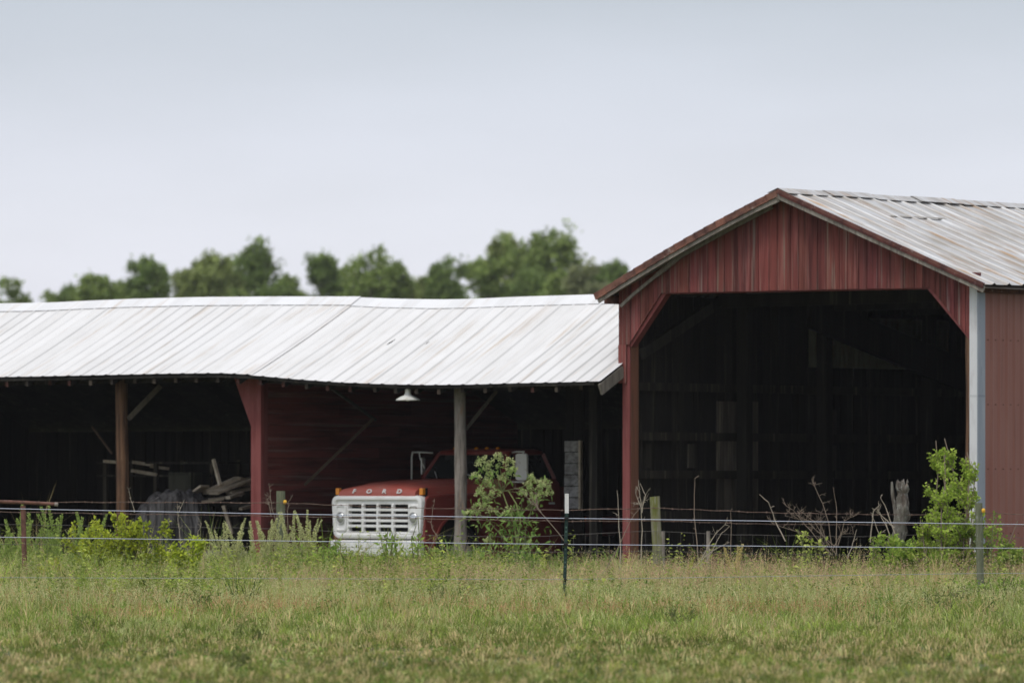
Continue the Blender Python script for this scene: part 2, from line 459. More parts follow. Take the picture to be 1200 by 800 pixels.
def roof_side(name, ua, ub, mat_name):
    mb = MB()
    nu = 26
    period = 0.40
    v = -OH_F
    vsamp = []
    while v < BL + 0.3:
        base = math.floor(v / period) * period
        vsamp.append(v); v += 0.035
    vsamp = np.array(vsamp)
    rows = []; cols_ = []
    for j, vv in enumerate(vsamp):
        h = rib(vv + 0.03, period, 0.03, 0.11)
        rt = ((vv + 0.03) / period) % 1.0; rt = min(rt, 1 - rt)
        cc_ = (1.4, 1.39, 1.37) if rt < 0.07 else ((0.8, 0.74, 0.66) if rt < 0.14 else (1, 1, 1))  # rib tops painted bright as highlights, rusty brown edges beside them
        for i in range(nu + 1):
            u = ua + (ub - ua) * i / nu
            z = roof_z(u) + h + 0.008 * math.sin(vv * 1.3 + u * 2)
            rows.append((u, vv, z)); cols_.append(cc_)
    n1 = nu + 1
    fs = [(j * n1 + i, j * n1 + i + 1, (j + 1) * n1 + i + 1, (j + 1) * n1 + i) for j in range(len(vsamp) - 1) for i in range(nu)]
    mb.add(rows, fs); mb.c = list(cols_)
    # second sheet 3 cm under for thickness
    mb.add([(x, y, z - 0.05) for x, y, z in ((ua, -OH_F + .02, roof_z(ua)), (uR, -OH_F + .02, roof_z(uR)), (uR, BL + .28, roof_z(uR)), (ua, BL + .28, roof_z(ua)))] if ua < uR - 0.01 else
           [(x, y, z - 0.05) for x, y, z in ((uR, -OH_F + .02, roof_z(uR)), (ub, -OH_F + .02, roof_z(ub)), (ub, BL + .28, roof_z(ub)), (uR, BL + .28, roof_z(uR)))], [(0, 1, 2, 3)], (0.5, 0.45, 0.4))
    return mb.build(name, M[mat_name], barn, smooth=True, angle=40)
roof_side('roof', -OH_L, uR, 'galv_roof')
rr = roof_side('roof', uR, W + OH_R, 'galv_roof')
cap = MB()
for q in range(12):
    y0, y1 = -OH_F - 0.01 + q * 1.2, -OH_F - 0.01 + (q + 1) * 1.2 + 0.02
    dz = 0.006 * (q % 2) + 0.004 * math.sin(q * 2.3)
    cap.add([(uR - 0.18, y0, ZR - 0.035 + dz), (uR, y0, ZR + 0.035 + dz), (uR + 0.18, y0, ZR - 0.045 + dz), (uR - 0.18, y1, ZR - 0.035 + dz), (uR, y1, ZR + 0.035 + dz), (uR + 0.18, y1, ZR - 0.045 + dz)],
            [(0, 1, 4, 3), (1, 2, 5, 4)], (0.95, 0.94, 0.92))
cap.build('ridge_cap', M['galv_roof'], barn)
# horizontal lap with lifted sheet edges on the right slope
lap = MB()
for q in ():
    vv = -OH_F + 0.4 * q + 0.02
    u = uR + 0.78 + 0.01 * math.sin(q * 3.1)
    lap.box((u, vv, roof_z(u) + 0.004), (u + 0.035, vv + 0.36, roof_z(u) + 0.014 + 0.006 * (q % 3)), (0.7, 0.62, 0.5))
a_ = uR + 0.8
for q in range(1):
    v0 = 1.4
    lap.add([(a_, v0, roof_z(a_) + 0.012), (a_ + 0.05, v0, roof_z(a_ + .05) + 0.012), (a_ + 0.05, v0 + 1.5, roof_z(a_ + .05) + 0.02), (a_, v0 + 1.5, roof_z(a_) + 0.02)], [(0, 1, 2, 3)], (0.55, 0.5, 0.42))
lap.build('sheet_lap', M['galv_roof'], barn)

# rakes
rk = MB()
n = 18
prev = None
for i in range(n):
    u0 = -OH_L - 0.02 + (uR + OH_L) * i / n; u1 = -OH_L - 0.02 + (uR + OH_L) * (i + 1) / n
    z0, z1 = roof_z(u0) - 0.035, roof_z(u1) - 0.035
    w0 = 0.012 * math.sin(i * 1.7)
    rk.bar((u0, -OH_F - 0.015, z0 + w0 * 0), (u1 + 0.02, -OH_F - 0.015, z1), 0.03, 0.095, (1, 1, 1) if i % 4 else (1.3, 1.2, 1.15))
rk.build('rake_flashing', M['rust_edge'], barn)
rk = MB()
n = 8
for i in range(n):
    u0 = -OH_L + 0.02 + (uR + OH_L) * i / n; u1 = -OH_L + 0.02 + (uR + OH_L) * (i + 1) / n
    rk.bar((u0, -OH_F + 0.012, roof_z(u0) - 0.115), (u1, -OH_F + 0.012, roof_z(u1) - 0.115), 0.03, 0.07, (0.9 + 0.2 * (i % 2),) * 3)
rk.build('rake_board', M['grey_wood'], barn)
# loose trim board on the left of the gable face
lb = MB()
P_ = [(800, 299), (772, 322), (745, 345), (731, 359)]
pp = [(u_at(x, -0.05), -0.07 - 0.02 * i, zuv(y, u_at(x, -0.05), -0.05)) for i, (x, y) in enumerate(P_)]
top = [(u_at(905, -0.06), -0.06, zuv(242, u_at(905, -0.06), -0.06)), (u_at(850, -0.06), -0.06, zuv(271, u_at(850, -0.06), -0.06))]
chain = top + pp
for a, b in zip(chain[:-1], chain[1:]): lb.bar(a, b, 0.028, 0.06 if a in chain[:3] else 0.045)
lb.build('loose_trim_board', M['grey_wood'], barn)
rk = MB()
u1 = W + OH_R
for i in range(8):
    a0 = uR + (u1 - uR) * i / 8; a1 = uR + (u1 - uR) * (i + 1) / 8
    rk.bar((a0, -OH_F - 0.012, roof_z(a0) - 0.075), (a1, -OH_F - 0.012, roof_z(a1) - 0.075), 0.03, 0.085, (1.1 if i % 2 else 0.8,) * 3)
rk.build('rake_board', M['grey_wood'], barn)
rk = MB()
rk.bar((uR, -OH_F - 0.02, roof_z(uR) - 0.01), (u1, -OH_F - 0.02, roof_z(u1) - 0.01), 0.04, 0.055, (0.8, 0.7, 0.75))
rk.bar((uR + 0.05, -OH_F - 0.033, roof_z(uR) - 0.06), (u1, -OH_F - 0.033, roof_z(u1) - 0.045), 0.02, 0.03, (0.55, 0.35, 0.4))
rk.build('rake_flashing', M['rust_edge'], barn)

# gable boards
hdr = lambda u: zuv(343, u_at(775), 0) + (zuv(337, u_at(1090), 0) - zuv(343, u_at(775), 0)) * (u - u_at(775)) / (u_at(1090) - u_at(775))
ul, ur = u_at(775), u_at(1090)
ulp, zlp = u_at(738), zuv(402, u_at(738), 0)
urp, zrp = u_at(1134.5), zuv(393, u_at(1134.5), 0)
z_low = zuv(449, 0, 0)
def lower(u):
    if u < ulp: return zlp - 0.02
    if u < ul: return zlp + (hdr(ul) - zlp) * (u - ulp) / (ul - ulp)
    if u < ur: return hdr(u)
    if u < urp: return hdr(ur) + (zrp - hdr(ur)) * (u - ur) / (urp - ur)
    return zrp
gb = MB()
u = 0.0
bps = [0.0]
while bps[-1] < W - 0.15: bps.append(bps[-1] + random.choice((0.14, 0.18, 0.2, 0.22)))
bps[-1] = W - 0.0
for u0, u1b in zip(bps[:-1], bps[1:]):
    cuts = sorted([u0, u1b] + [q for q in (ulp, ul, ur, urp, uR) if u0 < q < u1b])
    c = random.uniform(0.72, 1.15); cc = (c, c * random.uniform(0.9, 1.05), c * random.uniform(0.9, 1.05))
    dv = random.uniform(0, 0.006)
    top_drop = 0.02
    for a, b in zip(cuts[:-1], cuts[1:]):
        e0 = 0.004 if a == u0 else 0; e1 = 0.004 if b == u1b else 0
        a_, b_ = a + e0, b - e1
        jag = random.uniform(-0.006, 0.004)
        p = [(a_, -dv, lower(a_) + jag), (b_, -dv, lower(b_ - 1e-6) + jag), (b_, -dv, roof_z(b_) - 0.06), (a_, -dv, roof_z(a_) - 0.06)]
        q = [(x, 0.028, z) for x, y, z in p]
        gb.add(p + q, [(0, 1, 2, 3), (7, 6, 5, 4), (0, 4, 5, 1), (1, 5, 6, 2), (2, 6, 7, 3), (3, 7, 4, 0)], cc)
gb.build('gable_boards', M['red_boards'], barn)
fr = MB()
fr.box((0.03, 0.032, hdr(0) - 0.02), (W - 0.03, 0.16, hdr(0) + 0.2), (0.7, 0.7, 0.7))
fr.bar((ulp - 0.02, 0.10, zlp - 0.03), (ul + 0.03, 0.10, hdr(ul) - 0.0), 0.135, 0.07)
fr.bar((urp + 0.02, 0.10, zrp - 0.03), (ur - 0.03, 0.10, hdr(ur) + 0.0), 0.135, 0.07)
fr.build('header_frame', M['red_post'], barn)
st = MB(); st.box((0.0, -0.012, z_low), (u_at(734), 0.022, zlp - 0.022))
st.build('corner_board', M['red_boards'], barn)
po = MB(); uP0, uP1 = u_at(728.5), u_at(737)
po.box((uP0, 0.024, 0), (uP1, 0.05, zlp + 0.03)); po.build('post', M['red_post'], barn)
po = MB(); po.box((uP0 + 0.004, 0.052, 0), (uP1 + 0.006, 0.24, zlp + 0.2)); po.build('post', M['brown_side'], barn)
po = MB(); uQ = u_at(1134.5, 0.1)
po.tube([(uQ + 0.035, 0.12, z) for z in np.linspace(0, 3.9, 9)], [0.075 + 0.006 * math.sin(i * 2) for i in range(9)], 10)
po.build('post', M['brown_pole'], barn, smooth=True)
# corner trim, two faces; the side face has its shade painted in as grey
tr = MB()
uT = u_at(1137)
tr.box((uT, -0.022, 0.12), (W + 0.012, -0.006, ER + 0.02)); tr.box((uT - 0.001, -0.025, 2.8), (W + 0.011, -0.0225, 2.83), (0.85, 0.85, 0.85))
t2 = MB(); t2.box((W + 0.0125, -0.022, 0.12), (W + 0.030, 0.17, ER + 0.02)); t2.box((W + 0.0305, -0.02, 2.8), (W + 0.033, 0.171, 2.83), (0.8, 0.8, 0.8)); t2.build('corner_trim', M['shaded_trim'], barn)
tr.build('corner_trim', M['trim_metal'], barn)
# walls
wl = MB()
vv = 0.0
prof = []
while vv < BL:
    h = rib(vv + 0.02, 0.205, 0.022, 0.2)
    prof.append((W + 0.002 + h, vv)); vv += 0.0205
wv = [(x, y, 0.06) for x, y in prof] + [(x, y, ER - 0.08) for x, y in prof]
n = len(prof)
wl.add(wv, [(i, i + 1, n + i + 1, n + i) for i in range(n - 1)])
wl.add([(W - 0.03, 0, 0.0), (W - 0.03, BL, 0.0), (W - 0.03, BL, ER), (W - 0.03, 0.03, ER)], [(0, 1, 2, 3)], (0.2, 0.2, 0.2))
sc_ = wl
for zz in (0.9, 1.8, 2.7, 3.6):
    for k in range(1, 40):
        y = 0.205 * k - 0.02 + 0.1
        sc_.lathe([(0.001, 0.012), (0.009, 0.009), (0.01, 0.0)], 6, (0.5, 0.45, 0.4), Matrix.Translation((W + 0.004, y, zz)) @ Matrix.Rotation(R(90), 4, 'Y'))
wl.build('side_wall', M['red_metal'], barn)
gt = MB(); gt.box((W + 0.03, -0.05, ER - 0.10), (W + 0.12, BL, ER - 0.012), (0.6, 0.5, 0.5)); gt.build('eave_fascia', M['rust_edge'], barn)
gt = MB(); gt.box((-0.22, -0.05, EL - 0.14), (-0.03, BL, EL - 0.03), (0.6, 0.5, 0.5)); gt.build('eave_fascia', M['rust_edge'], barn)

def board_wall(mb, p0, p1, z0, z1, wid=0.2, th=0.03, cmin=0.6, cmax=1.3, gap=0.006, ztop=None):
    """vertical boards between two (u,v) points"""
    p0, p1 = Vector((*p0, 0)), Vector((*p1, 0))
    Ln = (p1 - p0).length; d = (p1 - p0) / Ln
    t = 0.0
    while t < Ln - 0.02:
        w_ = min(wid * random.uniform(0.8, 1.2), Ln - t)
        c = random.uniform(cmin, cmax)
        a = p0 + d * (t + gap); b = p0 + d * (t + w_ - gap)
        zt = ztop(t) if ztop else z1
        off = random.uniform(0, 0.008)
        nrm = Vector((-d.y, d.x, 0)) * (th / 2)
        o_ = Vector((-d.y, d.x, 0)) * off
        pp = [a - nrm + o_, b - nrm + o_, b + nrm + o_, a + nrm + o_]
        vs_ = [(q.x, q.y, z0) for q in pp] + [(q.x, q.y, zt) for q in pp]
        mb.add(vs_, [(0, 3, 2, 1), (4, 5, 6, 7), (0, 1, 5, 4), (1, 2, 6, 5), (2, 3, 7, 6), (3, 0, 4, 7)], (c, c * 0.98, c * 0.94))
        t += w_
wl = MB()
board_wall(wl, (0.03, 0.3), (0.03, BL), 0, EL, cmin=0.5, cmax=1.1)
wl.add([(-0.03, 0.27, 0), (-0.03, BL, 0), (-0.03, BL, EL), (-0.03, 0.27, EL)], [(0, 1, 2, 3)], (0.3, 0.3, 0.3))
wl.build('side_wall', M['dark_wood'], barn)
# paler boards along part of the left wall
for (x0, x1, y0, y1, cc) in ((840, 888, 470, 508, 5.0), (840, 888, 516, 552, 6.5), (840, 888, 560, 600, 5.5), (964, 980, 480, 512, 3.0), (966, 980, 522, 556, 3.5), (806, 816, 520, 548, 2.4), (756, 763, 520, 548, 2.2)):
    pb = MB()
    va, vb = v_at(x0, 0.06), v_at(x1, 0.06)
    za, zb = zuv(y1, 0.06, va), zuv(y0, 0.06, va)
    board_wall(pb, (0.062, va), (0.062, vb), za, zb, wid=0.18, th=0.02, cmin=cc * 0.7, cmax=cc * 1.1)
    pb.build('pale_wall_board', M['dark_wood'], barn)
for zz_ in (zuv(512, 0.1, 3), zuv(556, 0.1, 3), zuv(603, 0.1, 3), zuv(455, 0.1, 3)):
    gi = MB(); gi.box((0.085, 0.3, zz_ - 0.06), (0.125, BL - 0.1, zz_ + 0.06), (1.3, 1.25, 1.15)); gi.build('girt', M['dark_wood'], barn)
for vv in (3.0, 5.2, 8.2, 11.2):
    ps = MB(); ps.box((0.13, vv - 0.09, 0), (0.3, vv + 0.09, EL - 0.1), (0.9, 0.9, 0.85)); ps.build('inner_post', M['dark_wood'], barn)
for vv in (5.0, 9.4):
    ps = MB()
    ps.box((uR - 0.1, vv, 0), (uR + 0.1, vv + 0.2, EL + 0.2), (0.7, 0.7, 0.68)); ps.build('inner_post', M['dark_wood'], barn)
for vv in (2.6, 5.2, 7.8, 10.4):
    ts = MB()
    ts.bar((0.1, vv, EL - 0.05), (W - 0.1, vv, ER - 0.02), 0.06, 0.2)
    ts.bar((0.0, vv, roof_z(0.0) - 0.16), (uR, vv, ZR - 0.16), 0.06, 0.16); ts.bar((uR, vv, ZR - 0.16), (W, vv, roof_z(W) - 0.16), 0.06, 0.16)
    ts.bar((uR, vv, EL), (uR, vv, ZR - 0.1), 0.06, 0.12)
    ts.bar((uR, vv, EL), (uR / 2, vv, roof_z(uR / 2) - 0.2), 0.05, 0.1); ts.bar((uR, vv, EL), (uR * 1.5, vv, roof_z(uR * 1.5) - 0.2), 0.05, 0.1)
    ts.build('roof_truss', M['dark_wood'], barn)
kb = MB()
kb.bar((0.16, 0.35, zuv(415, 0.1, 0.4)), (0.16, 2.2, zuv(360, 0.1, 2.2)), 0.05, 0.16, (1.6, 1.6, 1.6))
kb.build('knee_brace', M['dark_wood'], barn)
pn = MB()
va, vb = v_at(948, 0.14), v_at(1112, 0.14)
zt = zuv(370, 0.14, va)
n = 90
pr = [(0.135 + 0.012 * math.sin(2 * math.pi * k / 3), va + (vb - va) * k / n) for k in range(n + 1)]
pv = [(x, y, zuv(430, 0.14, va)) for x, y in pr] + [(x, y, zt) for x, y in pr]
pn.add(pv, [(i, i + 1, n + 2 + i, n + 1 + i) for i in range(n)], (0.62, 0.66, 0.52))
pn.build('corrugated_panel', M['galv_roof'], barn, smooth=True)
db_ = MB()
db_.bar((0.35, va - 0.3, zuv(366, 0.3, va)), (0.35, vb + 0.1, zuv(440, 0.3, vb)), 0.08, 0.5, (0.6, 0.6, 0.6))
db_.build('brace', M['dark_wood'], barn)
wl = MB()
board_wall(wl, (0.05, BL), (W - 0.05, BL), 0, ZR, cmin=0.5, cmax=1.0, ztop=lambda t: roof_z(t + 0.05) - 0.06)
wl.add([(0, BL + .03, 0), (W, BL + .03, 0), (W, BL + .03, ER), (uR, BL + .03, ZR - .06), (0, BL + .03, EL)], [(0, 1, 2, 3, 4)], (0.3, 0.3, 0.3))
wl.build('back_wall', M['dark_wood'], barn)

# ------------------------------------------------------------------ shed
shed = empty('shed', uv(-6, 0), RZ, 'long low open shed with sagging white metal roof left of the barn', 'shed')
OFF = (6, 0, 0)
V_R = v_at(425, u_at(297, EAVE_V))          # depth of the ridge
V_B = 6.9
Z_B = 2.55
EPX = [(-120, 445), (0, 442.5), (60, 441.5), (130, 440), (200, 438.5), (260, 438), (300, 440), (350, 444.5), (400, 448), (450, 450), (500, 451), (550, 450.5), (600, 449), (650, 448), (705, 446.5)]
RPX = [(-150, 362), (0, 358), (60, 357), (100, 355), (160, 352.5), (240, 350.5), (330, 350), (425, 350), (460, 351.5), (520, 352.5), (560, 351.5), (600, 349.5), (680, 347), (760, 345), (900, 343)]
eu = [u_at(x, EAVE_V) for x, y in EPX]; ez = [zuv(y, u, EAVE_V) for (x, y), u in zip(EPX, eu)]
ru = [u_at(x, V_R) for x, y in RPX]; rz_ = [zuv(y, u, V_R) for (x, y), u in zip(RPX, ru)]
SH1 = u_at(732, EAVE_V + 0.62) + 0.0
u_seam = u_at(293, EAVE_V)
def eave_z(u): return float(np.interp(u, eu, ez))
def ridge_z(u): return float(np.interp(u, ru, rz_))
def sroof(u, v):
    if v <= V_R:
        t = (v - EAVE_V) / (V_R - EAVE_V)
        return eave_z(u) * (1 - t) + ridge_z(u) * t - 0.025 * math.sin(math.pi * t)
    t = (v - V_R) / (V_B + 0.3 - V_R)
    return ridge_z(u) * (1 - t) + (Z_B - 0.1) * t
def shed_panel(u0, u1, lift):
    mb = MB()
    per = 0.243
    us = []
    u = u0
    while u < u1:
        us.append(u); u += per / 12
    us.append(u1)
    nv = 10
    for k in range(2):
        vs2 = np.linspace(EAVE_V, V_R, nv + 1) if k == 0 else np.linspace(V_R, V_B + 0.3, 4)
        P, C = [], []
        for u in us:
            t = ((u - u0) / per) % 1.0
            idx = int((u - u0) / per)
            h = rib(u - u0, per, 0.010, 0.14)
            random.seed(idx * 7 + int(u0 * 3)); jit = random.uniform(-0.02, 0.02); sh = random.uniform(0.96, 1.02); lap_dirt_shade = random.uniform(0.66, 0.95)
            dirt = lap_dirt_shade if 0.08 < t < 0.19 else sh  # seam grime that also paints rib shading into the tint
            for v in vs2:
                ee = jit if v == EAVE_V else 0
                P.append((min(u, -0.036) if v > 0.1 else u, v + ee * 0.8, sroof(u, v) + h + lift)); C.append((dirt, dirt * 0.985, dirt * 0.965))
        m_ = len(vs2)
        base = len(mb.v)
        mb.v += P; mb.c += C
        mb.f += [tuple(base + q for q in (i * m_ + j, i * m_ + j + 1, (i + 1) * m_ + j + 1, (i + 1) * m_ + j)) for i in range(len(us) - 1) for j in range(m_ - 1)]
    return mb.build('roof', M['white_roof'], shed, smooth=True, loc=OFF, angle=30)
shed_panel(u_left, u_seam + 0.04, 0.012)
shed_panel(u_seam, SH1, 0.0)
random.seed(11)
# underside boards (also the thickness of the roof)
ud = MB()
for a, b in zip(np.linspace(u_left, -0.04, 50)[:-1], np.linspace(u_left, -0.04, 50)[1:]):
    c = random.uniform(0.6, 1.0)
    for va, vb in ((EAVE_V + 0.02, V_R), (V_R, V_B + 0.28)):
        p = [(a, va, sroof(a, va) - 0.03), (b, va, sroof(b, va) - 0.03), (b, vb, sroof(b, vb) - 0.03), (a, vb, sroof(a, vb) - 0.03)]
        q = [(x, y, z - 0.03) for x, y, z in p]
        ud.add(p + q, [(0, 1, 2, 3), (7, 6, 5, 4), (0, 4, 5, 1), (1, 5, 6, 2), (2, 6, 7, 3), (3, 7, 4, 0)], (c, c, c))
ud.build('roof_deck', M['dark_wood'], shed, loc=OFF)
cp = MB()
for i in range(len(ru) - 1):
    pass
uu = np.linspace(u_left, -0.05, 58)
for i, (a, b) in enumerate(zip(uu[:-1], uu[1:])):
    lift = 0.026 if b < u_at(425, V_R) else 0.012
    c = 1.03 if i % 3 else 0.97
    z0, z1 = ridge_z(a) + lift, ridge_z(b) + lift
    cp.add([(a, V_R - 0.27, sroof(a, V_R - 0.27) + lift), (b + .01, V_R - 0.27, sroof(b, V_R - 0.27) + lift), (b + .01, V_R, z1 + 0.01), (a, V_R, z0 + 0.01), (b + .01, V_R + 0.25, sroof(b, V_R + 0.25) + lift), (a, V_R + 0.25, sroof(a, V_R + 0.25) + lift)],
           [(0, 1, 2, 3), (3, 2, 4, 5)], (c, c, c))
cp.build('ridge_cap', M['white_roof'], shed, loc=OFF)
# rafters
k = 0
u = u_left + 0.15
while u < SH1 - 0.1:
    rf = MB()
    c = random.choice(((2.2, 0.9, 0.8), (3, 2.6, 2.4), (2.4, 1.0, 0.9), (2.0, 1.8, 1.7)))
    y0 = EAVE_V + random.uniform(0.05, 0.1)
    rf.bar((u, y0, sroof(u, y0) - 0.115), (u, V_R - 0.05, sroof(u, V_R - .05) - 0.115), 0.05, 0.105, (0.9, 0.9, 0.9))
    rf.box((u - 0.027, y0 - 0.012, sroof(u, y0) - 0.16), (u + 0.027, y0 + 0.001, sroof(u, y0) - 0.07), c)
    rf.build('rafter', M['dark_wood'], shed, loc=OFF)
    u += 0.41 + random.uniform(-0.03, 0.03)
bg = MB()
bg.bar((SH1 - 0.015, EAVE_V + 0.02, eave_z(SH1) - 0.12), (SH1 - 0.015, 0.0, sroof(SH1, 0.0) - 0.12), 0.04, 0.16)
bg.build('barge_board', M['grey_wood'], shed, loc=OFF)
bm_ = MB()
for a, b in zip(uu[:-1], uu[1:]):
    a_, b_ = max(a, SH0), min(b, -0.1)
    bm_.bar((a_, 0.06, sroof(a_, 0.06) - 0.28), (b_, 0.06, sroof(b_, 0.06) - 0.28), 0.08, 0.2, (0.8, 0.8, 0.8))
bm_.build('front_beam', M['dark_wood'], shed, loc=OFF)
# posts
def pole(px, r, matn, v=0.06, name='post', lean=0.0):
    u = u_at(px, v)
    zt = sroof(u, v) - 0.19
    mb = MB()
    zz = np.linspace(0, zt, 10)
    mb.tube([(u + lean * (z / 3) + 0.008 * math.sin(z * 2.1 + px), v + 0.006 * math.sin(z * 1.3), z) for z in zz], [r * (1.08 - 0.1 * z / 3 + 0.04 * math.sin(z * 5 + px)) for z in zz], 12)
    return mb.build(name, M[matn], shed, smooth=True, loc=OFF)
pole(143, 0.095, 'brown_pole')
pole(539, 0.088, 'grey_pole', v=-0.02, lean=0.01)
pole(-60, 0.09, 'brown_pole')
rp = MB()
ua, ub = u_at(296.5, 0), u_at(308, 0)
rp.box((ua, -0.05, 0), (ub, 0.02, sroof(ua, 0) - 0.08))
rp.box((ua + 0.01, 0.022, 0), (ub - 0.01, 0.14, sroof(ua, 0) - 0.1), (0.7, 0.7, 0.7))
rp.build('post', M['red_post'], shed, loc=OFF)
gs = MB()
zt = sroof(ua, 0) - 0.09
ug = u_at(271, 0)
gs.prism([(ug, zt), (ua - 0.004, zt), (ua - 0.004, zuv(499, ua, 0))], -0.045, 0.0, axis='y')
gs.build('gusset_board', M['red_post'], shed, loc=OFF)
# braces at the poles
def strut(p0, p1, v0, v1, w, c, matn='grey_wood', name='brace'):
    u0, u1 = u_at(p0[0], v0), u_at(p1[0], v1)
    mb = MB(); mb.bar((u0, v0, zuv(p0[1], u0, v0)), (u1, v1, zuv(p1[1], u1, v1)), w, w * 1.4, c)
    return mb.build(name, M[matn], shed, loc=OFF)
strut((150, 491), (188, 452), 0.1, 0.45, 0.055, (0.4, 0.38, 0.33))
strut((546, 503), (582, 458), 0.08, 0.4, 0.035, (0.3, 0.28, 0.26))
strut((385, 452), (440, 492), 0.35, 2.4, 0.03, (0.35, 0.33, 0.3))
strut((438, 490), (357, 568), 1.5, 0.8, 0.03, (0.3, 0.24, 0.19))
strut((108, 500), (131, 531), 1.6, 1.2, 0.022, (0.45, 0.33, 0.27))
# partition wall of horizontal siding, running in from the red post
pw = MB()
uw = u_at(307, 0.1)
z = 0.0
nb = 0
while z < 4.3:
    h = 0.165
    t = 0.1
    while t < V_B - 0.15:
        ln = random.uniform(1.6, 3.2)
        t2 = min(t + ln, V_B - 0.15)
        def ztop(v): return sroof(uw, v) - 0.075
        p = []
        steps = np.linspace(t, t2, 8)
        c = random.uniform(0.75, 1.15)
        for a, b in zip(steps[:-1], steps[1:]):
            za0, za1 = min(z + 0.005, ztop(a)), min(z + h, ztop(a)); zb0, zb1 = min(z + 0.005, ztop(b)), min(z + h, ztop(b))
            if za1 - za0 < 0.003 and zb1 - zb0 < 0.003: continue
            e = 0.008
            vs_ = [(uw + 0.02, a, za0), (uw + 0.02, b, zb0), (uw + 0.02 - e, b, zb1), (uw + 0.02 - e, a, za1), (uw - 0.01, a, za0), (uw - 0.01, b, zb0), (uw - 0.01, b, zb1), (uw - 0.01, a, za1)]
            pw.add(vs_, [(0, 1, 2, 3), (7, 6, 5, 4), (0, 4, 5, 1), (1, 5, 6, 2), (2, 6, 7, 3), (3, 7, 4, 0)], (c, c, c))
        t = t2 + 0.004
    z += h
pw.build('partition_wall', M['siding'], shed, loc=OFF)
bw = MB()
board_wall(bw, (SH0, V_B), (-0.05, V_B), 0, 2.45, cmin=0.4, cmax=1.0)
bw.add([(SH0, V_B + .03, 0), (-.05, V_B + .03, 0), (-.05, V_B + .03, 2.45), (SH0, V_B + .03, 2.45)], [(0, 1, 2, 3)], (.3, .3, .3))
bw.build('back_wall', M['dark_wood'], shed, loc=OFF)
ew = MB()
ew.add([(SH0, 0.1, 0), (SH0, V_B, 0), (SH0, V_B, sroof(SH0, V_B) - .06), (SH0, V_R, ridge_z(SH0) - .06), (SH0, 0.1, sroof(SH0, .1) - .06)], [(0, 1, 2, 3, 4)], (.6, .6, .6))
ew.build('end_wall', M['dark_wood'], shed, loc=OFF)
# inner posts and weathered white boards right of the truck
wp = MB()
vP = 2.55
a, b = u_at(661, vP), u_at(679, vP)
zt, zb = zuv(516, a, vP), zuv(596, a, vP)
zz = zb
while zz < zt - 0.02:
    c = random.uniform(0.8, 1.1)
    wp.box((a + random.uniform(0, .03), vP - 0.02, zz + 0.006), (b, vP + 0.01, min(zz + 0.165, zt)), (c, c, c)); zz += 0.17
wp.build('weathered_siding', M['old_white'], shed, loc=OFF)
ps = MB(); ps.box((b + 0.004, vP - 0.035, zb), (b + 0.04, vP + 0.03, zt)); ps.build('siding_edge', M['plank'], shed, loc=OFF)
wp = MB()
board_wall(wp, (a, vP + 0.06), (b + 0.05, vP + 0.06), 0, sroof(a, vP) - 0.1, wid=0.15, cmin=0.4, cmax=0.7); wp.build('stall_wall', M['dark_wood'], shed, loc=OFF)
ps = MB(); a = u_at(695, 1.2); ps.box((a - 0.07, 1.2, 0), (a + 0.07, 1.34, sroof(a, 1.2) - 0.1)); ps.build('inner_post', M['dark_wood'], shed, loc=OFF)
for zq in (zuv(512, -1, 3), zuv(561, -1, 3), zuv(600, -1, 3)):
    gi = MB(); gi.box((-0.12, 0.35, zq - 0.06), (-0.08, V_B - 0.1, zq + 0.06), (0.9, 0.9, 0.9)); gi.build('girt', M['dark_wood'], shed, loc=OFF)
bwm = MB(); board_wall(bwm, (-0.055, 0.3), (-0.055, V_B), 0, 3.0, cmin=0.5, cmax=1.2, th=0.02); bwm.build('side_boards', M['dark_wood'], shed, loc=OFF)

# ------------------------------------------------------------------ hanging lamp
lu = u_at(478, EAVE_V + 0.16)
lz = zuv(469, lu, EAVE_V + 0.16)
lamp = empty('barn_lamp', uv(lu, EAVE_V + 0.16, lz), RZ, 'white enamel lamp shade hanging from the white shed roof edge', 'lamp')
lm = MB()
lm.lathe([(0.176, 0.0), (0.178, 0.012), (0.12, 0.05), (0.06, 0.075), (0.045, 0.10), (0.04, 0.16), (0.02, 0.17), (0.001, 0.17)], 28)
lm.lathe([(0.170, 0.004), (0.115, 0.042), (0.05, 0.066), (0.001, 0.07)], 28)
lm.build('lamp_shade', M['enamel'], lamp, smooth=True, angle=50)
lm = MB(); lm.tube([(0, 0, 0.165), (0, 0.01, 0.22), (0, 0.02, sroof(lu, EAVE_V + .16) - lz - 0.05)], 0.022, 8); lm.build('stem', M['grey_wood'], lamp)
lm = MB(); lm.lathe([(0.001, -0.015), (0.025, -0.005), (0.033, 0.02), (0.02, 0.055), (0.018, 0.07)], 12); lm.build('bulb', M['enamel'], lamp, smooth=True)

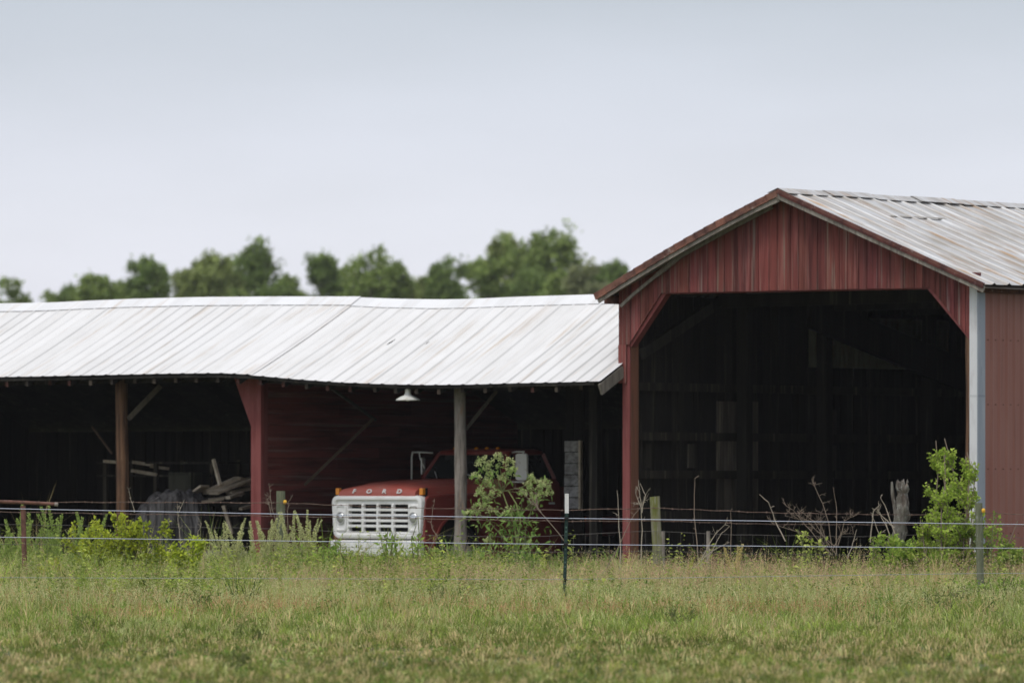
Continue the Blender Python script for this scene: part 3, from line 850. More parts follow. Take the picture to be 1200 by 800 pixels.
# ------------------------------------------------------------------ truck
AL = R(44)
tu = u_at(440.5, 0.35)
tc_ = uv(tu, 0.35)
truck = empty('truck', tc_, -AL, 'old red truck with white grille parked under the white shed roof', 'truck')
def rrect(cx, cz, hw, hh, r, n=8):
    pts = []
    for qx, qz, a0 in ((1, 1, 0), (-1, 1, 90), (-1, -1, 180), (1, -1, 270)):
        for k in range(n):
            a = R(a0 + 90 * k / (n - 1))
            pts.append((cx + qx * (hw - r) + r * math.cos(a), cz + qz * (hh - r) + r * math.sin(a)))
    return pts
def loop3(p2, y): return [(x, y, z) for x, z in p2]
gz = (0.775 + 1.42) / 2; gh = (1.42 - 0.775) / 2; gw = 0.955
def taper(pts):   # the surround is slightly narrower at the bottom
    return [(x * (1 - 0.045 * max(0, (gz - z)) / gh), y, z) for x, y, z in pts]
gs_ = MB()
loops = [taper(loop3(rrect(0, gz, gw - 0.01, gh - 0.005, 0.10), 0.16)), taper(loop3(rrect(0, gz, gw, gh, 0.11), 0.05)), taper(loop3(rrect(0, gz, gw - 0.012, gh - 0.01, 0.10), 0.012)),
         taper(loop3(rrect(0, gz, gw - 0.04, gh - 0.03, 0.085), 0.0)), taper(loop3(rrect(0, gz, gw - 0.075, gh - 0.06, 0.06), 0.004)), taper(loop3(rrect(0, gz, gw - 0.095, gh - 0.08, 0.05), 0.045)),
         loop3(rrect(0, 1.085, 0.63, 0.205, 0.02), 0.045), loop3(rrect(0, 1.085, 0.625, 0.2, 0.02), 0.12)]
gs_.loft(loops, cap=(False, False))
gs_.build('grille_surround', M['white_paint'], truck, smooth=True, angle=45)
gr = MB()
for i in range(4):
    z = 0.885 + 0.40 * (i + 1) / 5
    gr.box((-0.628, 0.03, z - 0.020), (0.628, 0.075, z + 0.020))
for i in range(3):
    x = -0.63 + 1.26 * (i + 1) / 4
    gr.box((x - 0.022, 0.026, 0.878), (x + 0.022, 0.08, 1.292))
gr.build('grille', M['white_paint'], truck, bevel=0.006)
rd = MB(); rd.box((-0.7, 0.17, 0.84), (0.7, 0.22, 1.33)); rd.build('radiator', M['black'], truck)
for sx in (-1, 1):
    cx, cz = sx * 0.765, 1.085
    bz = MB()
    bz.loft([loop3(rrect(cx, cz, 0.112, 0.2, 0.045), 0.046), loop3(rrect(cx, cz, 0.108, 0.195, 0.045), 0.018), loop3(rrect(cx, cz, 0.09, 0.175, 0.04), 0.014), loop3(rrect(cx, cz, 0.082, 0.165, 0.035), 0.032)], cap=(False, True))
    bz_ = bz.build('headlight_bezel', M['white_paint'], truck, smooth=True, angle=40)
    hl = MB()
    hl.lathe([(0.092, 0.03), (0.092, 0.008), (0.082, 0.004), (0.08, 0.018)], 24, (1, 1, 1), Matrix.Translation((cx, 0, cz)), axis='y')
    hl.build('headlight_ring', M['chrome'], bz_, smooth=True)
    hl = MB()
    hl.lathe([(0.08, 0.016), (0.07, 0.004), (0.04, -0.006), (0.001, -0.01)], 24, (1, 1, 1), Matrix.Translation((cx, 0, cz)), axis='y')
    hl.build('headlight', M['lens'], bz_, smooth=True)
bp = MB()
prof = [(-0.02, 0.52), (-0.035, 0.55), (-0.035, 0.725), (-0.02, 0.755), (0.06, 0.755), (0.06, 0.52)]
bp.prism(prof, -0.93, 0.945)
bp.build('bumper', M['white_paint'], truck, bevel=0.01)
bp = MB(); bp.box((-0.6, 0.062, 0.5), (-0.42, 0.4, 0.74)); bp.box((0.42, 0.062, 0.5), (0.6, 0.4, 0.74)); bp.box((-0.8, 0.07, 0.66), (0.8, 0.14, 0.78)); bp.build('frame_horns', M['black'], truck)
# hood: lofted sections from front to cowl
def hood_sec(y, hw, zs, zc, zb, n=14):
    """section loop: left bottom, up the side, over the crown, down the right"""
    pts = [(-hw, y, zb)]
    for i in range(n + 1):
        t = -1 + 2 * i / n
        z = zs + (zc - zs) * (1 - abs(t) ** 2.6)
        x = hw * (1 if abs(t) > 0.999 else 1.0) * (abs(t) ** 0.92) * (1 if t >= 0 else -1)
        pts.append((x, y, z))
    pts.append((hw, y, zb))
    return pts
hd = MB()
secs = [(0.02, 0.80, 1.43, 1.44, 1.40), (0.025, 0.80, 1.46, 1.485, 1.40), (0.05, 0.795, 1.49, 1.53, 1.40), (0.11, 0.79, 1.515, 1.565, 1.40), (0.22, 0.785, 1.53, 1.59, 1.40), (0.5, 0.79, 1.55, 1.625, 1.40), (0.9, 0.80, 1.57, 1.65, 1.40), (1.4, 0.83, 1.59, 1.665, 1.40), (1.74, 0.85, 1.60, 1.67, 1.40)]
hd.loft([hood_sec(*q) for q in secs], cap=(True, True))
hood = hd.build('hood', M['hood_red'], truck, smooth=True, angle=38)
# raised centre panel of the hood
hc = MB()
hc.loft([[(-w, y, z0), (-w * 0.93, y, z0 + h), (w * 0.93, y, z0 + h), (w, y, z0)] for y, w, z0, h in ((0.14, 0.5, 1.555, 0.0), (0.3, 0.5, 1.585, 0.015), (0.8, 0.5, 1.625, 0.018), (1.6, 0.52, 1.650, 0.018))], cap=(True, True))
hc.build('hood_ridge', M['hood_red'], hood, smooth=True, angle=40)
for ch, x in zip('FORD', (-0.475, -0.16, 0.16, 0.475)):
    cu = bpy.data.curves.new('letter', 'FONT')
    cu.body = ch; cu.size = 0.095; cu.extrude = 0.008; cu.align_x = 'CENTER'; cu.offset = 0.002
    to = bpy.data.objects.new('tmp', cu); col.objects.link(to)
    dg = bpy.context.evaluated_depsgraph_get()
    me = bpy.data.meshes.new_from_object(to.evaluated_get(dg))
    bpy.data.objects.remove(to)
    me.materials.clear(); me.materials.append(M['letter'])
    at = me.color_attributes.new('tint', 'FLOAT_COLOR', 'POINT'); at.data.foreach_set('color', [1.0] * (4 * len(me.vertices)))
    lo = bpy.data.objects.new('letter', me); col.objects.link(lo)
    me.transform(Matrix.Diagonal((1.45, 1.0, 1.0, 1)))
    lo.parent = hood
    lo.location = (x, 0.006, 1.452); lo.rotation_euler = (R(62), 0, 0)
# fenders
for sx in (-1, 1):
    fd = MB()
    arch = []
    ay, az, ar = 0.85, 0.55, 0.62
    for k in range(15):
        a = R(200 - 220 * k / 14)
        arch.append((ay + ar * math.cos(a), az + ar * math.sin(a)))
    outer = [(0.06, 0.72), (0.055, 1.2), (0.075, 1.36), (0.15, 1.415), (0.5, 1.43), (1.2, 1.45), (1.72, 1.46), (1.76, 1.4), (1.76, 0.55), (1.52, 0.5)]
    poly = outer + [q for q in reversed(arch)]
    n_ = len(poly)
    xa, xb = 0.72 * sx, 0.965 * sx
    fd.prism(poly, xa, xb)
    fo = fd.build('fender', M['truck_red'], truck, bevel=0.035, seg=3)
    al = MB()
    for k in range(14):
        p0, p1 = arch[k], arch[k + 1]
        al.bar((0.95 * sx, *p0), (0.95 * sx, *p1), 0.07, 0.035)
    al.build('arch_lip', M['truck_red'], fo, smooth=False)
    ts = MB()
    ts.prism(rrect(0.88 * sx, 1.478, 0.036, 0.05, 0.012, 4), 0.06, 0.12, axis='y'); 
    t_ = ts.build('turn_signal', M['amber'], truck, bevel=0.006)
    ts = MB(); ts.box((0.88 * sx - 0.04, 0.125, 1.40), (0.88 * sx + 0.04, 0.17, 1.535)); ts.build('lamp_housing', M['black'], t_, bevel=0.008)
def wheel(x, y, r=0.47, w=0.24, sx=1):
    wo = MB()
    wo.lathe([(r * 0.56, -w / 2 + 0.02), (r * 0.72, -w / 2), (r * 0.93, -w / 2 + 0.01), (r, -w / 2 + 0.045), (r, w / 2 - 0.045), (r * 0.93, w / 2 - 0.01), (r * 0.72, w / 2), (r * 0.56, w / 2 - 0.02)], 32, (1, 1, 1), None, 'x')
    t_ = wo.build('tyre', M['rubber'], truck, smooth=True, angle=50, loc=(x, y, r))
    rm = MB()
    q = sx
    rm.lathe([(r * 0.57, q * (w / 2 - 0.03)), (r * 0.53, q * (w / 2 - 0.02)), (r * 0.48, q * (w / 2 - 0.06)), (r * 0.3, q * (w / 2 - 0.09)), (r * 0.2, q * (w / 2 - 0.02)), (0.001, q * (w / 2))], 24, (0.75, 0.73, 0.7), None, 'x')
    for k in range(6):
        a = k * math.pi / 3
        rm.box((q * (w / 2) - 0.1, r * 0.36 * math.cos(a) - 0.015, r * 0.36 * math.sin(a) - 0.015), (q * (w / 2) - 0.05, r * 0.36 * math.cos(a) + 0.015, r * 0.36 * math.sin(a) + 0.015), (0.5, 0.5, 0.5))
    rm.build('rim', M['chrome'], t_, smooth=True, angle=40)
for sx in (-1, 1):
    wheel(sx * 0.82, 0.87, sx=sx); wheel(sx * 0.84, 4.7, sx=sx)
ax = MB(); ax.tube([(-0.8, 0.98, 0.47), (0.8, 0.98, 0.47)], 0.06, 8); ax.tube([(-0.8, 4.7, 0.47), (0.8, 4.7, 0.47)], 0.08, 8)
ax.box((-0.45, 0.1, 0.6), (-0.35, 5.8, 0.8)); ax.box((0.35, 0.1, 0.6), (0.45, 5.8, 0.8)); ax.box((-0.7, 0.25, 0.62), (0.7, 1.6, 1.38)); ax.build('chassis', M['black'], truck)
# cab
cb = MB()
cb.loft([[(-0.97, 1.76, z), (0.97, 1.76, z), (0.985, 2.0, z), (0.985, 2.95, z), (0.9, 3.02, z), (-0.9, 3.02, z), (-0.985, 2.95, z), (-0.985, 2.0, z)] for z in (0.55, 1.2)] +
        [[(-0.93, 1.77, 1.60), (0.93, 1.77, 1.60), (0.95, 2.0, 1.60), (0.95, 2.95, 1.60), (0.88, 3.0, 1.60), (-0.88, 3.0, 1.60), (-0.95, 2.95, 1.60), (-0.95, 2.0, 1.60)],
         [(-0.86, 1.80, 1.665), (0.86, 1.80, 1.665), (0.9, 2.0, 1.665), (0.9, 2.93, 1.665), (0.85, 2.98, 1.665), (-0.85, 2.98, 1.665), (-0.9, 2.93, 1.665), (-0.9, 2.0, 1.665)]])
cab = cb.build('cab', M['truck_red'], truck, smooth=True, angle=30)
gh_ = MB()   # pillars
b4 = [(-0.84, 1.84, 1.66), (0.84, 1.84, 1.66), (0.86, 2.93, 1.66), (-0.86, 2.93, 1.66)]
t4 = [(-0.72, 2.08, 2.04), (0.72, 2.08, 2.04), (0.72, 2.82, 2.04), (-0.72, 2.82, 2.04)]
for a, b in zip(b4, t4):
    q = MB(); q.bar(a, b, 0.07, 0.07); q.build('pillar', M['truck_red'], cab)
for a, b in (((0.85, 2.12, 1.66), (0.72, 2.2, 2.04)), ((-0.85, 2.12, 1.66), (-0.72, 2.2, 2.04))):
    q = MB(); q.bar(a, b, 0.02, 0.03); q.build('vent_bar', M['truck_red'], cab)
rf = MB()
rl = lambda hw, y0, y1, z: [(x, y, z) for x, y in [(px_ * 1.0, py_) for px_, py_ in rrect(0, (y0 + y1) / 2, hw, (y1 - y0) / 2, 0.12, 5)]]
rf.loft([rl(0.75, 2.03, 2.86, 2.025), rl(0.765, 2.01, 2.875, 2.045), rl(0.75, 2.03, 2.86, 2.085), rl(0.66, 2.12, 2.78, 2.115), rl(0.4, 2.3, 2.6, 2.125)])
rf.build('roof', M['truck_red'], cab, smooth=True)
def quadplate(mb, p, off, c=(1, 1, 1)):
    p = [v3(q) for q in p]; nr = (p[1] - p[0]).cross(p[2] - p[0]).normalized() * off
    mb.add([*p, *[q + nr for q in p]], [(0, 1, 2, 3), (7, 6, 5, 4), (0, 4, 5, 1), (1, 5, 6, 2), (2, 6, 7, 3), (3, 7, 4, 0)], c)
ws = MB(); quadplate(ws, [(-0.80, 1.845, 1.675), (0.80, 1.845, 1.675), (0.69, 2.07, 2.03), (-0.69, 2.07, 2.03)], 0.008); ws.build('windshield', M['glass'], cab)
for sx in (-1, 1):
    ws = MB(); quadplate(ws, [(0.85 * sx, 1.9, 1.675), (0.86 * sx, 2.88, 1.675), (0.725 * sx, 2.78, 2.03), (0.725 * sx, 2.12, 2.03)], 0.008); ws.build('side_window', M['glass'], cab)
    dr = MB(); dr.prism(rrect(2.38, 1.12, 0.47, 0.45, 0.05, 4), 0.982 * sx, 0.99 * sx); d_ = dr.build('door', M['truck_red'], cab)
    dr = MB(); dr.bar((0.99 * sx, 2.68, 1.3), (1.015 * sx, 2.78, 1.3), 0.02, 0.03); dr.build('handle', M['chrome'], d_)
ws = MB(); quadplate(ws, [(-0.8, 2.95, 1.675), (0.8, 2.95, 1.675), (0.7, 2.84, 2.03), (-0.7, 2.84, 2.03)], 0.008); ws.build('rear_window', M['glass'], cab)
for x in (-0.45, 0.0, 0.22, 0.45):
    ml = MB(); ml.loft([rl(0.03, 2.12, 2.18, 2.1), rl(0.025, 2.125, 2.175, 2.14)]) if False else ml.lathe([(0.035, 0), (0.03, 0.03), (0.012, 0.04), (0.001, 0.041)], 10, (1, 1, 1), Matrix.Translation((x, 2.14, 2.105)))
    ml.build('roof_marker', M['amber'], cab, smooth=True)
wpm = MB(); wpm.bar((0.38, 1.80, 1.68), (0.05, 1.85, 1.74), 0.01, 0.012); wpm.build('wiper', M['chrome'], cab)
wpm = MB(); wpm.bar((-0.5, 1.80, 1.68), (-0.62, 1.87, 1.78), 0.01, 0.012); wpm.build('wiper', M['chrome'], cab)
# mirrors
for sx in (-1, 1):
    mx_ = 1.13 * sx
    ar = MB()
    y = 1.95
    ar.tube([(0.84 * sx, y + 0.1, 2.06), (1.02 * sx, y, 2.07), (mx_ + 0.05 * sx, y, 2.07)], 0.013, 6)
    ar.tube([(0.9 * sx, y, 1.62), (1.04 * sx, y, 1.62), (mx_ + 0.05 * sx, y, 1.62)], 0.012, 6)
    if sx < 0:
        ar.tube([(mx_ - 0.04, y, 2.07), (mx_ - 0.06, y, 2.0), (mx_ - 0.06, y, 1.62)], 0.014, 6)
        ar.tube([(mx_ + 0.10, y, 2.07), (mx_ + 0.12, y, 1.98), (mx_ + 0.22, y, 1.82)], 0.011, 6)
    else:
        ar.tube([(mx_, y + 0.03, 2.07), (mx_, y + 0.03, 1.62)], 0.012, 6)
    mir = ar.build('mirror_arm', M['enamel'], truck, smooth=True)
    mp_ = MB()
    if sx > 0:
        mp_.prism(rrect(0, 0, 0.118, 0.2, 0.045, 6), -0.02, 0.02, axis='y')
        mo = mp_.build('mirror', M['enamel'], mir, bevel=0.008); mo.location = (mx_, y, 1.845)
    else:
        mp_.prism(rrect(0, 0, 0.08, 0.13, 0.03, 6), -0.012, 0.012, axis='y')
        mo = mp_.build('mirror', M['enamel'], mir, bevel=0.005); mo.location = (mx_ + 0.13, y + 0.05, 1.86); mo.rotation_euler = (0, 0, AL + R(74))
# flat bed behind the cab
bd = MB()
bd.box((-1.12, 3.15, 0.98), (1.12, 6.0, 1.1)); bd.box((-1.12, 3.12, 1.1), (1.12, 3.18, 1.55)); bd.box((-0.6, 3.2, 0.8), (0.6, 5.9, 0.98))
bed = bd.build('flat_bed', M['truck_red'], truck, bevel=0.01)
for (x, y) in ((0.93, 3.11), (1.13, 3.3)):
    ml = MB(); ml.lathe([(0.045, 0.012), (0.042, -0.006), (0.025, -0.018), (0.001, -0.022)], 14, (1, 1, 1), Matrix.Translation((x, y, 1.06)), axis='y'); ml.build('marker_light', M['orange'], bed, smooth=True)

# ------------------------------------------------------------------ things in the left bay
# tarp over a heap
def thing_uv(name, px, v, label, cat, group=None, rz=0, z=0.0):
    u = u_at(px, v)
    return empty(name, uv(u, v, z), RZ + rz, label, cat, group), u
tp = MB()
nth, nh = 120, 22
rows = []
random.seed(5)
ph = [random.uniform(0, 6.28) for _ in range(6)]
nth, nh = 200, 44
for j in range(nh + 1):
    t = j / nh
    for i in range(nth):
        a = 2 * math.pi * i / nth
        ca, sa = math.cos(a), math.sin(a)
        hang = min(1, max(0, (t - 0.22) / 0.3))
        nz0 = mnoise.noise(Vector((ca * 5.5, sa * 5.5, t * 0.7 + 3)))
        nz1 = mnoise.noise(Vector((ca * 13, sa * 13, t * 1.6)))
        nz2 = mnoise.noise(Vector((ca * 3, sa * 3, t * 6)))
        nz1 = 1.6 * abs(mnoise.noise(Vector((ca * 9 + t, sa * 9, t * 2.2)))) - 0.35 + 0.5 * mnoise.noise(Vector((ca * 24, sa * 24, t * 3 + 2)))
        fold = 0.28 * nz0 * hang + 0.26 * nz1 * (0.25 + 0.75 * hang) + 0.10 * nz2
        rx, ry = 0.60, 0.45
        rad = (t / 0.32) ** 0.75 * 0.86 if t < 0.32 else 0.86 + 0.14 * ((t - 0.32) / 0.68)
        x = rx * rad * ca * (1 + fold); y = ry * rad * sa * (1 + fold)
        if t < 0.32: z = 1.45 - 0.12 * (t / 0.32) ** 3
        else: z = 1.33 - (t - 0.32) / 0.68 * 1.30
        z -= 0.24 * max(0, -x / rx - 0.05) ** 1.4 * (z / 1.4)
        z += 0.10 * mnoise.noise(Vector((x * 3.5, y * 3.5, 1))) * (z / 1.4) + 0.05 * mnoise.noise(Vector((x * 11, y * 11, 4))) * (z / 1.4)
        z += 0.10 * abs(mnoise.noise(Vector((x * 6, y * 6, 9)))) * (1 - hang)
        rows.append((x, y, max(z, 0.02)))
tp.add(rows, [(j * nth + i, j * nth + (i + 1) % nth, (j + 1) * nth + (i + 1) % nth, (j + 1) * nth + i) for j in range(nh) for i in range(nth)])
tu_ = u_at(203, 0.9)
to = tp.build('tarpaulin', M['tarp'], None, smooth=True)
to.location = uv(tu_, 0.9, 0.0); to.rotation_euler = (0, 0, 0)
tag(to, 'crumpled dark grey tarp draped over a heap under the shed roof', 'tarp')
# lumber rack
rack, ru0 = thing_uv('lumber_rack', 268, 1.9, 'dark wooden trestle carrying the loose planks beside the grey tarp', 'rack')
for dx in (-0.55, 0.55):
    for dy in (-0.5, 0.5):
        q = MB(); q.bar((dx, dy, 0), (dx * 0.9, dy * 0.9, 1.24), 0.08, 0.08); q.build('leg', M['dark_wood'], rack)
for dy in (-0.5, 0.5):
    q = MB(); q.box((-0.75, dy * 0.9 - 0.04, 1.24), (0.75, dy * 0.9 + 0.04, 1.32)); q.build('crossbar', M['dark_wood'], rack)
q = MB(); q.box((-0.6, -0.5, 0.5), (0.6, 0.5, 0.54)); q.build('shelf', M['dark_wood'], rack)
def plank(p0, p1, v0, v1, w, th, label, c=1.0):
    u0, u1 = u_at(p0[0], v0), u_at(p1[0], v1)
    a = uv(u0, v0, zuv(p0[1], u0, v0)); b = uv(u1, v1, zuv(p1[1], u1, v1))
    mb = MB(); mid = (a + b) / 2
    mb.bar(a - mid, b - mid, w, th, (c, c, c))
    o = mb.build('plank', M['plank'], None)
    o.location = mid
    return tag(o, label, 'plank', 'loose planks in the left shed bay')
plank((222, 582), (240, 569), 1.2, 1.25, 0.30, 0.03, 'short wide board tilted on top of the grey tarp heap')
plank((240, 577), (278, 560), 1.35, 1.9, 0.14, 0.05, 'thick pale plank rising from the tarp to the right')
plank((250, 578), (292, 561), 1.3, 2.1, 0.2, 0.035, 'longest pale plank of the pile, its end sticking up')
plank((262, 571), (297, 566), 1.7, 2.2, 0.1, 0.04, 'thin plank just under the longest one, near the red post', 0.8)
plank((268, 577), (297, 571), 1.6, 2.2, 0.12, 0.04, 'middle plank ending behind the red post', 0.9)
plank((267, 583), (284, 577), 1.3, 1.8, 0.08, 0.04, 'lowest short plank of the pile beside the red post', 1.0)
plank((278, 561), (291, 563), 1.9, 2.2, 0.12, 0.06, 'short block of board at the top right of the pile')
plank((258, 568), (250, 538), 1.5, 1.55, 0.045, 0.045, 'narrow batten standing upright out of the plank pile', 1.1)
plank((262, 592), (272, 625), 0.95, 1.0, 0.07, 0.05, 'greyed board leaning down in front of the stacked rubble', 0.6)
plank((121, 540), (147, 542), 1.9, 2.1, 0.09, 0.045, 'short pale plank end poking out left of the brown pole', 0.9)
plank((155, 541), (182, 545), 2.2, 2.4, 0.08, 0.05, 'pale plank on the top shelf right of the brown pole', 0.7)
plank((176, 546), (198, 549), 2.3, 2.5, 0.08, 0.045, 'pale plank on the shelf just above the grey cabinet', 0.6)
plank((154, 551), (184, 556), 2.1, 2.3, 0.09, 0.05, 'lower pale plank on the shelf beside the brown pole', 0.7)
plank((246, 585), (282, 580), 1.2, 1.7, 0.1, 0.035, 'thin grey plank under the long ones, nearly level', 0.55)
plank((284, 566), (300, 562), 2.0, 2.4, 0.14, 0.04, 'plank disappearing behind the top of the red post gap', 0.8)
plank((236, 588), (262, 584), 1.0, 1.25, 0.09, 0.04, 'short grey plank lying against the right side of the tarp', 0.6)
plank((282, 596), (296, 592), 1.2, 1.5, 0.07, 0.04, 'stub of plank low beside the red post', 0.6)
# shelf unit the upper planks lie on
shf, su = thing_uv('storage_shelf', 200, 2.7, 'dark shelf of old lumber behind the brown pole', 'shelf')
zs = zuv(541, su, 2.7)
for dx in (-1.0, 0.0, 1.1):
    q = MB(); q.box((dx - 0.03, 0.28, 0), (dx + 0.03, 0.34, zs + 0.03), (2, 1.9, 1.7)); q.build('upright', M['dark_wood'], shf)
    q = MB(); q.box((dx - 0.03, -0.4, 0), (dx + 0.03, -0.34, zs - 0.02), (2, 1.9, 1.7)); q.build('upright', M['dark_wood'], shf)
for zz, cc in ((zs, 1.6), (zs - 0.2, 1.4), (0.7, 1.0)):
    q = MB(); q.box((-1.15, -0.42, zz - 0.03), (1.25, 0.36, zz), (cc, cc, cc)); q.build('board', M['dark_wood'], shf)
cbx, cu_ = thing_uv('cabinet', 222, 2.0, 'grey green box cabinet standing behind the tarp heap', 'cabinet')
q = MB(); q.box((-0.22, -0.25, 0.0), (0.22, 0.25, zuv(553, cu_, 2.0)), (1.6, 1.8, 1.6)); q.build('box_body', M['dark_wood'], cbx, bevel=0.01)
q = MB(); q.box((-0.2, -0.262, 0.9), (0.2, -0.252, zuv(553, cu_, 2.0) - 0.05), (2.2, 2.4, 2.2)); q.build('door', M['dark_wood'], cbx)
random.seed(21)
# rubble stack below the planks
cnt = 0
spots = []
for lv in range(4):
    for i in range(9 - lv):
        spots.append((222 + lv * 5 + i * 9 + random.uniform(-2, 2), 0.75 + random.uniform(-0.12, 0.12), 0.06 + lv * 0.15))
stone_meshes = []
for k in range(5):
    bm = bmesh.new(); bmesh.ops.create_icosphere(bm, subdivisions=2, radius=0.1)
    for vtx in bm.verts:
        nn = mnoise.noise(vtx.co * 12 + Vector((k * 9, 0, 0))); vtx.co *= 1 + 0.35 * nn
        vtx.co.z *= 0.75; vtx.co.x *= 1.15
    me = bpy.data.meshes.new('stone'); bm.to_mesh(me); bm.free(); me.materials.append(M['stone'])
    at = me.color_attributes.new('tint', 'FLOAT_COLOR', 'POINT'); at.data.foreach_set('color', [1.0] * (4 * len(me.vertices)))
    stone_meshes.append(me)
for i, (px, v, z) in enumerate(spots):
    o = bpy.data.objects.new('stone', stone_meshes[i % 5]); col.objects.link(o)
    o.location = uv(u_at(px, v), v, z); o.rotation_euler = (random.uniform(-.3, .3), random.uniform(-.3, .3), random.uniform(0, 6))
    tag(o, 'dark rough stone in the heap between grey tarp and red post', 'stone', 'stones heaped in the left shed bay')

# ------------------------------------------------------------------ fences
YF = 86.0
def wire(mb, pxy, Y, r, sag=0.0, n=30, c=(1, 1, 1), wob=0.0):
    pts = []
    xs_ = np.linspace(pxy[0][0], pxy[-1][0], n)
    ys_ = np.interp(xs_, [p[0] for p in pxy], [p[1] for p in pxy])
    for x, y in zip(xs_, ys_):
        p = xy_at(x, Y); p.z = z_at(y, Y) + wob * math.sin(x * 0.11 + y)
        pts.append(p)
    mb.tube(pts, r, 5, c)
    return pts
ef = empty('electric_fence', xy_at(662, YF), 0, 'front fence of thin pale smooth wires crossing the whole meadow', 'fence')
def rel(o, root):
    o.parent = root; o.location = tuple(-Vector(root.location)); return o
for i, (pxy, r, mt) in enumerate((([(-150, 594), (0, 595.5), (330, 602), (662, 607), (1147, 613.5), (1350, 616)], 0.005, 'white_wire'),
                            ([(-150, 627), (0, 629), (330, 633.5), (662, 637.5), (1147, 641.8), (1350, 643)], 0.0046, 'white_wire'),
                            ([(-150, 675), (0, 676.3), (330, 677.5), (662, 678.5), (900, 675), (1147, 671.5), (1350, 671)], 0.0028, 'grey_wire'),
                            ([(-150, 708), (0, 707), (330, 706), (662, 703), (1147, 702), (1350, 702)], 0.0028, 'grey_wire'))):
    mb = MB(); wire(mb, pxy, YF - 0.06, r, n=50); rel(mb.build('wire', M[mt], None), ef)
# T post
tp_ = MB()
x0, z1 = (664 - 600) / F * YF, z_at(578, YF)
zw = z_at(601, YF)
lean = -0.028
def tshape(z0, z1_):
    for (a0, a1, b0, b1) in ((-0.022, 0.022, -0.004, 0.004), (-0.004, 0.004, 0.004, 0.035)):
        tp_.box((a0, b0, z0), (a1, b1, z1_), m=Matrix.Shear('XY', 4, (0, 0)) if False else None)
tshape(0, zw)
for zz in np.arange(0.1, zw, 0.055): tp_.box((-0.011, -0.014, zz), (0.011, -0.003, zz + 0.02), (4.5, 3.2, 3.2) if int(zz * 100) % 2 else (2, 1.6, 1.6))
sh = MB(); sh.v = [(x + x0 + (z - zw) * 0.028, y + YF, z) for x, y, z in tp_.v]; sh.f = tp_.f; sh.c = tp_.c
tpost = rel(sh.build('steel_post', M['post_green'], None), ef)
tag(tpost, 'dark green studded steel post with white tip')
tw = MB()
for (a0, a1, b0, b1) in ((-0.023, 0.023, -0.006, 0.006), (-0.006, 0.006, 0.006, 0.036)): tw.box((a0 + x0, b0 + YF, zw), (a1 + x0 + 0.004, b1 + YF, z1))
o = tw.build('painted_tip', M['post_white'], tpost)
for yy in (607, 637.5, 678.5):
    q = MB(); zz = z_at(yy, YF); xx = x0 + (zz - zw) * 0.028
    q.box((xx - 0.028, YF - 0.075, zz - 0.018), (xx + 0.028, YF + 0.012, zz + 0.018)); q.build('insulator', M['black'], tpost, bevel=0.004)
# round wood post at right, with insulator
def wood_post(px, py_top, Y, r, matn, root, seed, name='post', lean=0.0, top_slant=0.0):
    x = (px - 600) / F * Y; zt = z_at(py_top, Y)
    mb = MB(); zz = np.linspace(0, zt, 14)
    nn = 14
    vs_ = []
    for j, z in enumerate(zz):
        for k in range(nn):
            a = 2 * math.pi * k / nn
            rr_ = r * (1 + 0.10 * mnoise.noise(Vector((math.cos(a) * 1.5 + seed, math.sin(a) * 1.5, z * 1.2))) + 0.03 * math.sin(k * 5.1 + seed))
            dz = top_slant * math.cos(a) * r if j == 13 else 0
            vs_.append((x + lean * (z - zt) + rr_ * math.cos(a), Y + rr_ * math.sin(a), z + dz))
    fs = [(j * nn + k, j * nn + (k + 1) % nn, (j + 1) * nn + (k + 1) % nn, (j + 1) * nn + k) for j in range(13) for k in range(nn)]
    fs.append(tuple(13 * nn + k for k in range(nn)))
    mb.add(vs_, fs)
    return rel(mb.build(name, M[matn], None, smooth=True, angle=50), root)
p = wood_post(1147, 589, YF + 0.05, 0.046, 'green_post_wood', ef, 3, lean=-0.02)
tag(p, 'round greenish wooden post')
q = MB(); pz = xy_at(1152.5, YF - 0.03, z_at(598, YF)); q.lathe([(0.001, -0.03), (0.02, -0.025), (0.024, 0), (0.02, 0.025), (0.001, 0.03)], 10, (1, 1, 1), Matrix.Translation(pz)); q.build('insulator', M['plastic_yellow'], p, smooth=True)

YR = 93.2
bf = empty('barbed_wire_fence', xy_at(770, YR), 0, 'old rusty barbed and woven wire fence in front of the barn', 'fence')
p = wood_post(329, 575, YR, 0.062, 'green_post_wood', bf, 8, top_slant=0.0)
tag(p, 'grey green round wooden post')
q = MB(); pz = xy_at(334, YR - 0.07, z_at(588, YR)); q.lathe([(0.001, -0.03), (0.02, -0.025), (0.026, 0), (0.02, 0.025), (0.001, 0.03)], 10, (1, 1, 1), Matrix.Translation(pz)); q.build('insulator', M['plastic_yellow'], p, smooth=True)
p = wood_post(767.5, 581.5, YR, 0.068, 'mossy', bf, 5, lean=-0.045, top_slant=0.1)
tag(p, 'mossy yellow green wooden post')
for px, pt in ((777, 622), (830, 622)):
    p = wood_post(px, pt, YR + 1.2, 0.028, 'grey_pole', bf, px, name='short_post')
